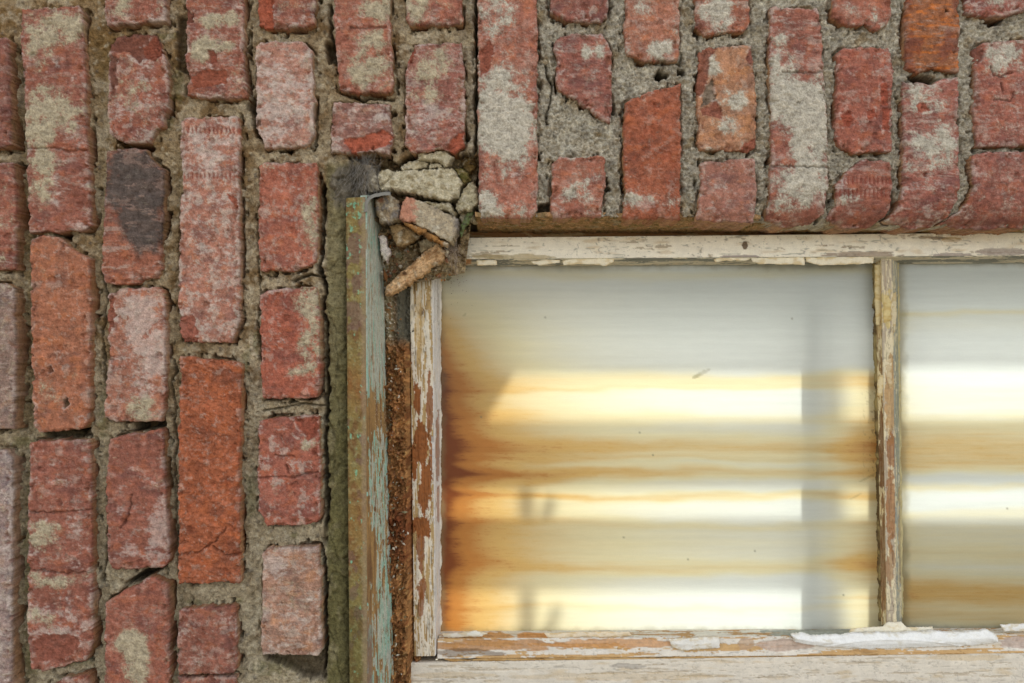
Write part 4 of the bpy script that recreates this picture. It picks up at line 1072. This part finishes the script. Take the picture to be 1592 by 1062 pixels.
# unseen slanting battens added to trim the left ends of the light
def bar2(px0, py0, px1, py1, w, d):
    a = np.array([px_x(px0), wz(py0, PD) + (d - PD) * te]); b = np.array([px_x(px1), wz(py1, PD) + (d - PD) * te])
    t = (b - a) / np.linalg.norm(b - a); n = np.array([-t[1], t[0]]) * w / 2
    V = []
    for y in (d, d + .006):
        for q in (a - n, a + n, b + n, b - n):
            V.append((q[0], y, q[1]))
    return np.array(V), np.array([(0, 3, 2, 1), (4, 5, 6, 7), (0, 1, 5, 4), (1, 2, 6, 5), (2, 3, 7, 6), (3, 0, 4, 7)])


VV = []; FF = []; nb = 0
for args in [(690, 540, 790, 540, .0, .17)][:0] + [(770, 500, 675, 655, .080, .186), (818, 730, 820, 1010, .017, .218), (858, 770, 828, 850, .012, .226), (868, 940, 840, 1000, .010, .226)]:
    v, f = bar2(*args); VV.append(v); FF.append(f + nb); nb += 8
mesh_object("blocker_battens", np.concatenate(VV), FF, np.tile(lin((150, 130, 100)), (nb, 1)), M_PAINT, win, smooth=False)

# ------------------------------------------------------------------ rubble in the broken corner
def stone_fn(base, alt, seed, rough=1.0, tint=None):
    def fn(X, Y, e):
        f1 = fbm(X / 30, Y / 26, 3, seed); f2 = fbm(X / 11, Y / 10, 4, seed + 3, .6); f3 = fbm(X / 3.4, Y / 3.4, 3, seed + 5)
        _, r1 = cells(X / 26 + .35 * f2, Y / 20 + .35 * f1, seed + 7); _, r2 = cells(X / 11 + .4 * f2, Y / 9 + .3 * f3, seed + 8)
        fac = r1 * 1.0 + .35 * r2
        C = mix(base * np.ones(X.shape + (3,)), alt, ss(-.1, .5, f2 + .4 * f1))
        C = mix(C, lin((200, 190, 168)), ss(.1, .5, fbm(X / 14, Y / 14, 4, seed + 9)) * .6)
        C = C * (1 + .25 * f3)[..., None]
        h = rough * (2.0 * f1 + 1.7 * f2 + .7 * f3 + 1.7 * fac)
        if tint:
            h, C = tint(X, Y, h, C, f2, f3)
        return h, C
    return fn


ST1 = lin((184, 173, 146)); ST2 = lin((146, 132, 102)); ST3 = lin((132, 122, 104))


def rub(name, cat, label, poly, d, base, alt, seed, back, rd=4, R=5, tint=None, rough=1.0, mat=None, group="rubble in the broken window corner"):
    o = slab(name, poly, d, stone_fn(base, alt, seed, rough, tint), mat or M_STONE, None, None, step=1.1, back=back, R=R, rd=rd, rag=(3.0, 1.8), seed=seed, wob=.0016, rings=6)
    return tag(o, label, cat, group)


rub("stone_block", "stone", "largest pale stone block wedged above the casing head", [(586, 269), (593, 262), (617, 265), (657, 263), (696, 260), (710, 266), (719, 286), (713, 306), (701, 314), (671, 309), (632, 298), (593, 296), (584, 281)], .012, ST1, ST2, 801, .03,
    tint=lambda X, Y, h, C, f2, f3: (h - 3 * ss(2.5, .5, line_dist(X + 2 * f2, Y, [(613, 266), (604, 280), (592, 290)])), C))
rub("stone", "stone", "grey stone lump at the left end of the large pale block", [(571, 264), (584, 260), (588, 280), (592, 297), (571, 299), (566, 288)], .010, ST3, lin((104, 96, 82)), 811, .03)
rub("stone", "stone", "pale stone right under the brick, topmost of the rubble", [(652, 238), (671, 236), (693, 232), (704, 244), (693, 259), (681, 252), (661, 249), (650, 247)], .008, ST1, ST2, 821, .025, rd=5)
rub("stone", "stone", "thin flat stone lying on the large pale block", [(622, 260), (637, 252), (657, 249), (666, 254), (663, 260), (647, 265), (626, 266)], .014, ST1, ST2, 831, .02, rd=4, R=6)
rub("stone", "stone", "smallest flat stone chip lying between two pale stones", [(667, 256), (684, 254), (688, 260), (668, 262)], .013, ST1, ST2, 836, .02, rd=2, R=4)
rub("stone", "stone", "mossy ochre stone lump right of the large pale block", [(706, 262), (718, 260), (730, 268), (732, 280), (720, 286), (712, 276)], .022, lin((140, 124, 78)), lin((96, 90, 46)), 841, .02)
rub("stone", "stone", "angular pale stone standing against the lintel brick", [(718, 303), (724, 291), (735, 284), (743, 290), (742, 318), (732, 328), (715, 330), (708, 323), (713, 312)], .010, lin((170, 160, 132)), lin((138, 124, 96)), 851, .03, rd=5)
rub("stone", "stone", "brown rounded stone behind the angular pale stone", [(720, 236), (738, 234), (741, 262), (728, 268), (716, 256)], .028, lin((128, 104, 62)), lin((88, 72, 42)), 856, .02)
rub("mortar_lump", "mortar", "grey brown mortar lump behind the lead strip", [(584, 313), (595, 304), (606, 302), (617, 310), (625, 328), (621, 342), (608, 347), (590, 347), (583, 328)], .016, lin((150, 132, 106)), lin((120, 112, 104)), 861, .03,
    tint=lambda X, Y, h, C, f2, f3: (h, mix(C, lin((150, 98, 78)), ss(.5, .9, np.exp(-(((X - 592) / 8) ** 2 + ((Y - 312) / 8) ** 2)) + .3 * f2) * .7)))
rub("brick_fragment", "brick", "tilted broken brick piece with pink and grey face", [(624, 311), (631, 302), (660, 313), (690, 330), (712, 341), (713, 357), (700, 377), (672, 362), (646, 350), (622, 341)], .008, lin((166, 150, 124)), lin((140, 128, 108)), 871, .04, rd=3, R=4, rough=.6,
    tint=lambda X, Y, h, C, f2, f3: (h + .12 * (Y - 340), mix(mix(C, lin((176, 116, 92)), ss(.0, .3, (646 - X) / 40 + .35 * f2 + .1) * .8), lin((96, 92, 96)), ss(702, 712, X + 4 * f2) * .7)))
rub("wood_splinter", "wood", "rotten brown splinter along the underside of the tilted brick piece", [(620, 341), (630, 344), (660, 357), (684, 370), (700, 378), (694, 385), (670, 372), (652, 362), (632, 353)], .005, lin((150, 108, 62)), lin((104, 74, 42)), 881, .012, rd=3, R=4, rough=.5)
rub("wood_splinter", "wood", "long pale brown rotten splinter leaning over the sash corner", [(600, 450), (615, 430), (637, 413), (659, 391), (681, 379), (693, 389), (688, 406), (674, 411), (657, 428), (637, 440), (605, 461), (599, 459)], .032, lin((204, 168, 126)), lin((158, 120, 82)), 891, .018, rd=3, R=5,
    tint=lambda X, Y, h, C, f2, f3: (h * .8 + 2.4 * fbm((X * .6 + Y * .8) / 3.4, (X - Y) / 30, 4, 893), mix(C * (1 + .3 * fbm((X * .6 + Y * .8) / 3, (X - Y) / 40, 3, 893))[..., None], lin((92, 66, 44)), ss(.6, 1, np.exp(-(((X - 629) / 7) ** 2 + ((Y - 425) / 5) ** 2)) + .2 * f2))))
rub("plaster_flake", "plaster", "white curled flake standing beside the turquoise casing", [(588, 366), (596, 364), (603, 378), (607, 394), (602, 410), (596, 404), (590, 388)], .030, lin((204, 194, 184)), lin((168, 150, 144)), 895, .006, rd=2, R=4, rough=.4)
rub("mortar_lump", "mortar", "pale crumbling mortar lump under the right end of the large block", [(655, 314), (672, 311), (700, 317), (712, 330), (706, 338), (690, 328), (668, 322)], .018, ST1, ST2, 911, .02)
rub("mortar_lump", "mortar", "brown mortar clod low in the hollow beside the white flake", [(606, 352), (622, 347), (640, 356), (652, 368), (640, 378), (622, 384), (610, 376)], .030, lin((160, 134, 96)), lin((118, 96, 64)), 913, .02)
rub("mortar_lump", "mortar", "grey mortar lump between the tilted brick piece and the splinter", [(648, 376), (664, 368), (684, 379), (688, 388), (672, 386), (656, 392)], .034, lin((158, 144, 116)), lin((120, 104, 78)), 915, .02)
rub("mortar_lump", "mortar", "pale mortar lump below the angular stone, just above the leaf", [(714, 328), (730, 327), (740, 330), (738, 344), (728, 340), (718, 344), (712, 337)], .024, ST1, ST2, 917, .02)
rub("stone", "stone", "dark round pebble in the hollow under the brick piece", [(614, 394), (622, 390), (628, 396), (626, 406), (616, 408)], .05, lin((104, 96, 64)), lin((80, 72, 46)), 897, .02)

lf = slab("leaf", [(717, 350), (722, 338), (728, 331), (736, 329), (735, 337), (731, 342), (729, 349), (723, 354), (721, 362), (716, 370), (715, 360)], .016, lambda X, Y, e: (1.6 * fbm(X / 8, Y / 8, 2, 901) + 1.5 * ss(0, 5, e), mix(lin((88, 98, 54)) * np.ones(X.shape + (3,)), lin((70, 70, 42)), ss(-.1, .4, fbm(X / 5, Y / 5, 2, 903)))), M_LEAF, None, None, step=1.0, back=.0006, R=2, rd=.4, rag=(1.5, 1.2), seed=905, rings=1)
tag(lf, "small green leaf caught between rubble and lintel", "leaf")


# crumbs lodged in the channel
def crumbs():
    r = np.random.RandomState(11)
    V = []; F = []; C = []
    def bit(c, s, colr):
        n = len(V)
        q = r.normal(size=(6, 3)); q = np.array([(1, 0, 0), (-1, 0, 0), (0, 1, 0), (0, -1, 0), (0, 0, 1), (0, 0, -1)]) * r.uniform(.5, 1.2, (6, 3)) + q * .12
        a = r.uniform(0, 6.28); R2 = np.array([[math.cos(a), 0, math.sin(a)], [0, 1, 0], [-math.sin(a), 0, math.cos(a)]])
        q = (q * np.array(s)) @ R2.T + c
        V.extend(q.tolist()); C.extend([lin(colr) * r.uniform(.7, 1.15)] * 6)
        for a_, b_ in ((0, 2), (2, 1), (1, 3), (3, 0)):
            F.append((n + a_, n + b_, n + 4)); F.append((n + b_, n + a_, n + 5))
    pal = [(196, 186, 166), (150, 104, 60), (120, 80, 46), (172, 130, 84), (206, 196, 176), (136, 96, 70), (122, 116, 90)]
    for k in range(330):
        y = r.uniform(470, 1070); x = 602 + (y - 450) * .017 + abs(r.normal(0, 11))
        if x > 634 + (y - 450) * .01: continue
        y_ = y
        s = abs(r.normal(.9, .7)) + .5
        bit(place(x, y_, .043 + r.uniform(-.004, .006)), (s * S, s * S * .7, s * S * r.uniform(.7, 2.2)), pal[r.randint(len(pal))])
    for k in range(170):
        x, y = r.uniform(588, 700), r.uniform(345, 440)
        s = abs(r.normal(1.2, .8)) + .6
        s *= r.choice([1, 1, 1, 2.4, 3.4])
        bit(place(x, y, .044 + r.uniform(-.010, .006)), (s * S, s * S * .8, s * S * .8), pal[r.randint(len(pal))])
    for k in range(40):
        x, y = r.uniform(690, 745), r.uniform(400, 500)
        x = 700 + abs(r.normal(0, 14)); y = 405 + abs(r.normal(0, 34))
        bit(place(x, y, .0905), (.8 * S, .5 * S, .8 * S), [(120, 90, 60), (140, 96, 70), (90, 80, 60)][r.randint(3)])
    o = mesh_object("debris", np.array(V), [np.array(F)], np.array(C), M_DEBRIS, None, smooth=False)
    tag(o, "crumbs of rotten wood and plaster lodged in the gap by the sash", "debris", kind="stuff")


crumbs()


# dusty cobweb over the corner
def web():
    r = np.random.RandomState(3)
    V = []; F = []; C = []
    def strand(a, b, sag, rad, colr):
        n0 = len(V); k = 9
        for i in range(k):
            t = i / (k - 1)
            p = a * (1 - t) + b * t + np.array([r.normal(0, .0007), r.normal(0, .0006), -sag * 4 * t * (1 - t) + r.normal(0, .0006)])
            for j in range(3):
                an = j * 2.094
                V.append(p + rad * np.array([math.cos(an), math.sin(an) * .5, math.sin(an)])); C.append(lin(colr))
        for i in range(k - 1):
            for j in range(3):
                F.append((n0 + i * 3 + j, n0 + i * 3 + (j + 1) % 3, n0 + i * 3 + 3 + (j + 1) % 3, n0 + i * 3 + 3 + j))
    def done(label):
        o = mesh_object("cobweb", np.array(V), [np.array(F)], np.array(C), M_DEBRIS)
        tag(o, label, "cobweb", "cobwebs on the broken corner")
        V.clear(); F.clear(); C.clear()
    for k in range(70):
        a = place(r.normal(568, 14), r.normal(242, 8), .006 + r.uniform(-.004, .008)); b = place(r.normal(562, 24), r.normal(296, 14), .002 + r.uniform(-.003, .010))
        strand(a, b, r.uniform(0, .003), .00009, (150, 144, 136))
    done("grey dusty cobweb spread over the soot above the casing head")
    for k in range(60):
        a = place(r.normal(702, 7), r.normal(378, 14), .03 + r.uniform(-.01, .01)); b = place(r.normal(706, 8), r.normal(398, 18), .05 + r.uniform(-.01, .02))
        strand(a, b, r.uniform(0, .003), .0001, (200, 184, 172))
    done("thin pale cobweb strands hanging from the leaf to the window corner")


web()

# ------------------------------------------------------------------ ground in front of and behind the wall
Vg = np.array([(-60, -60, 0), (60, -60, 0), (60, 60, 0), (-60, 60, 0)], float)
g = mesh_object("ground", Vg, [np.array([(0, 1, 2, 3)])], np.tile(lin((128, 120, 104)), (4, 1)), M_MORTAR, None, smooth=False)
tag(g, "grey brown gravelly ground", "ground", kind="structure")
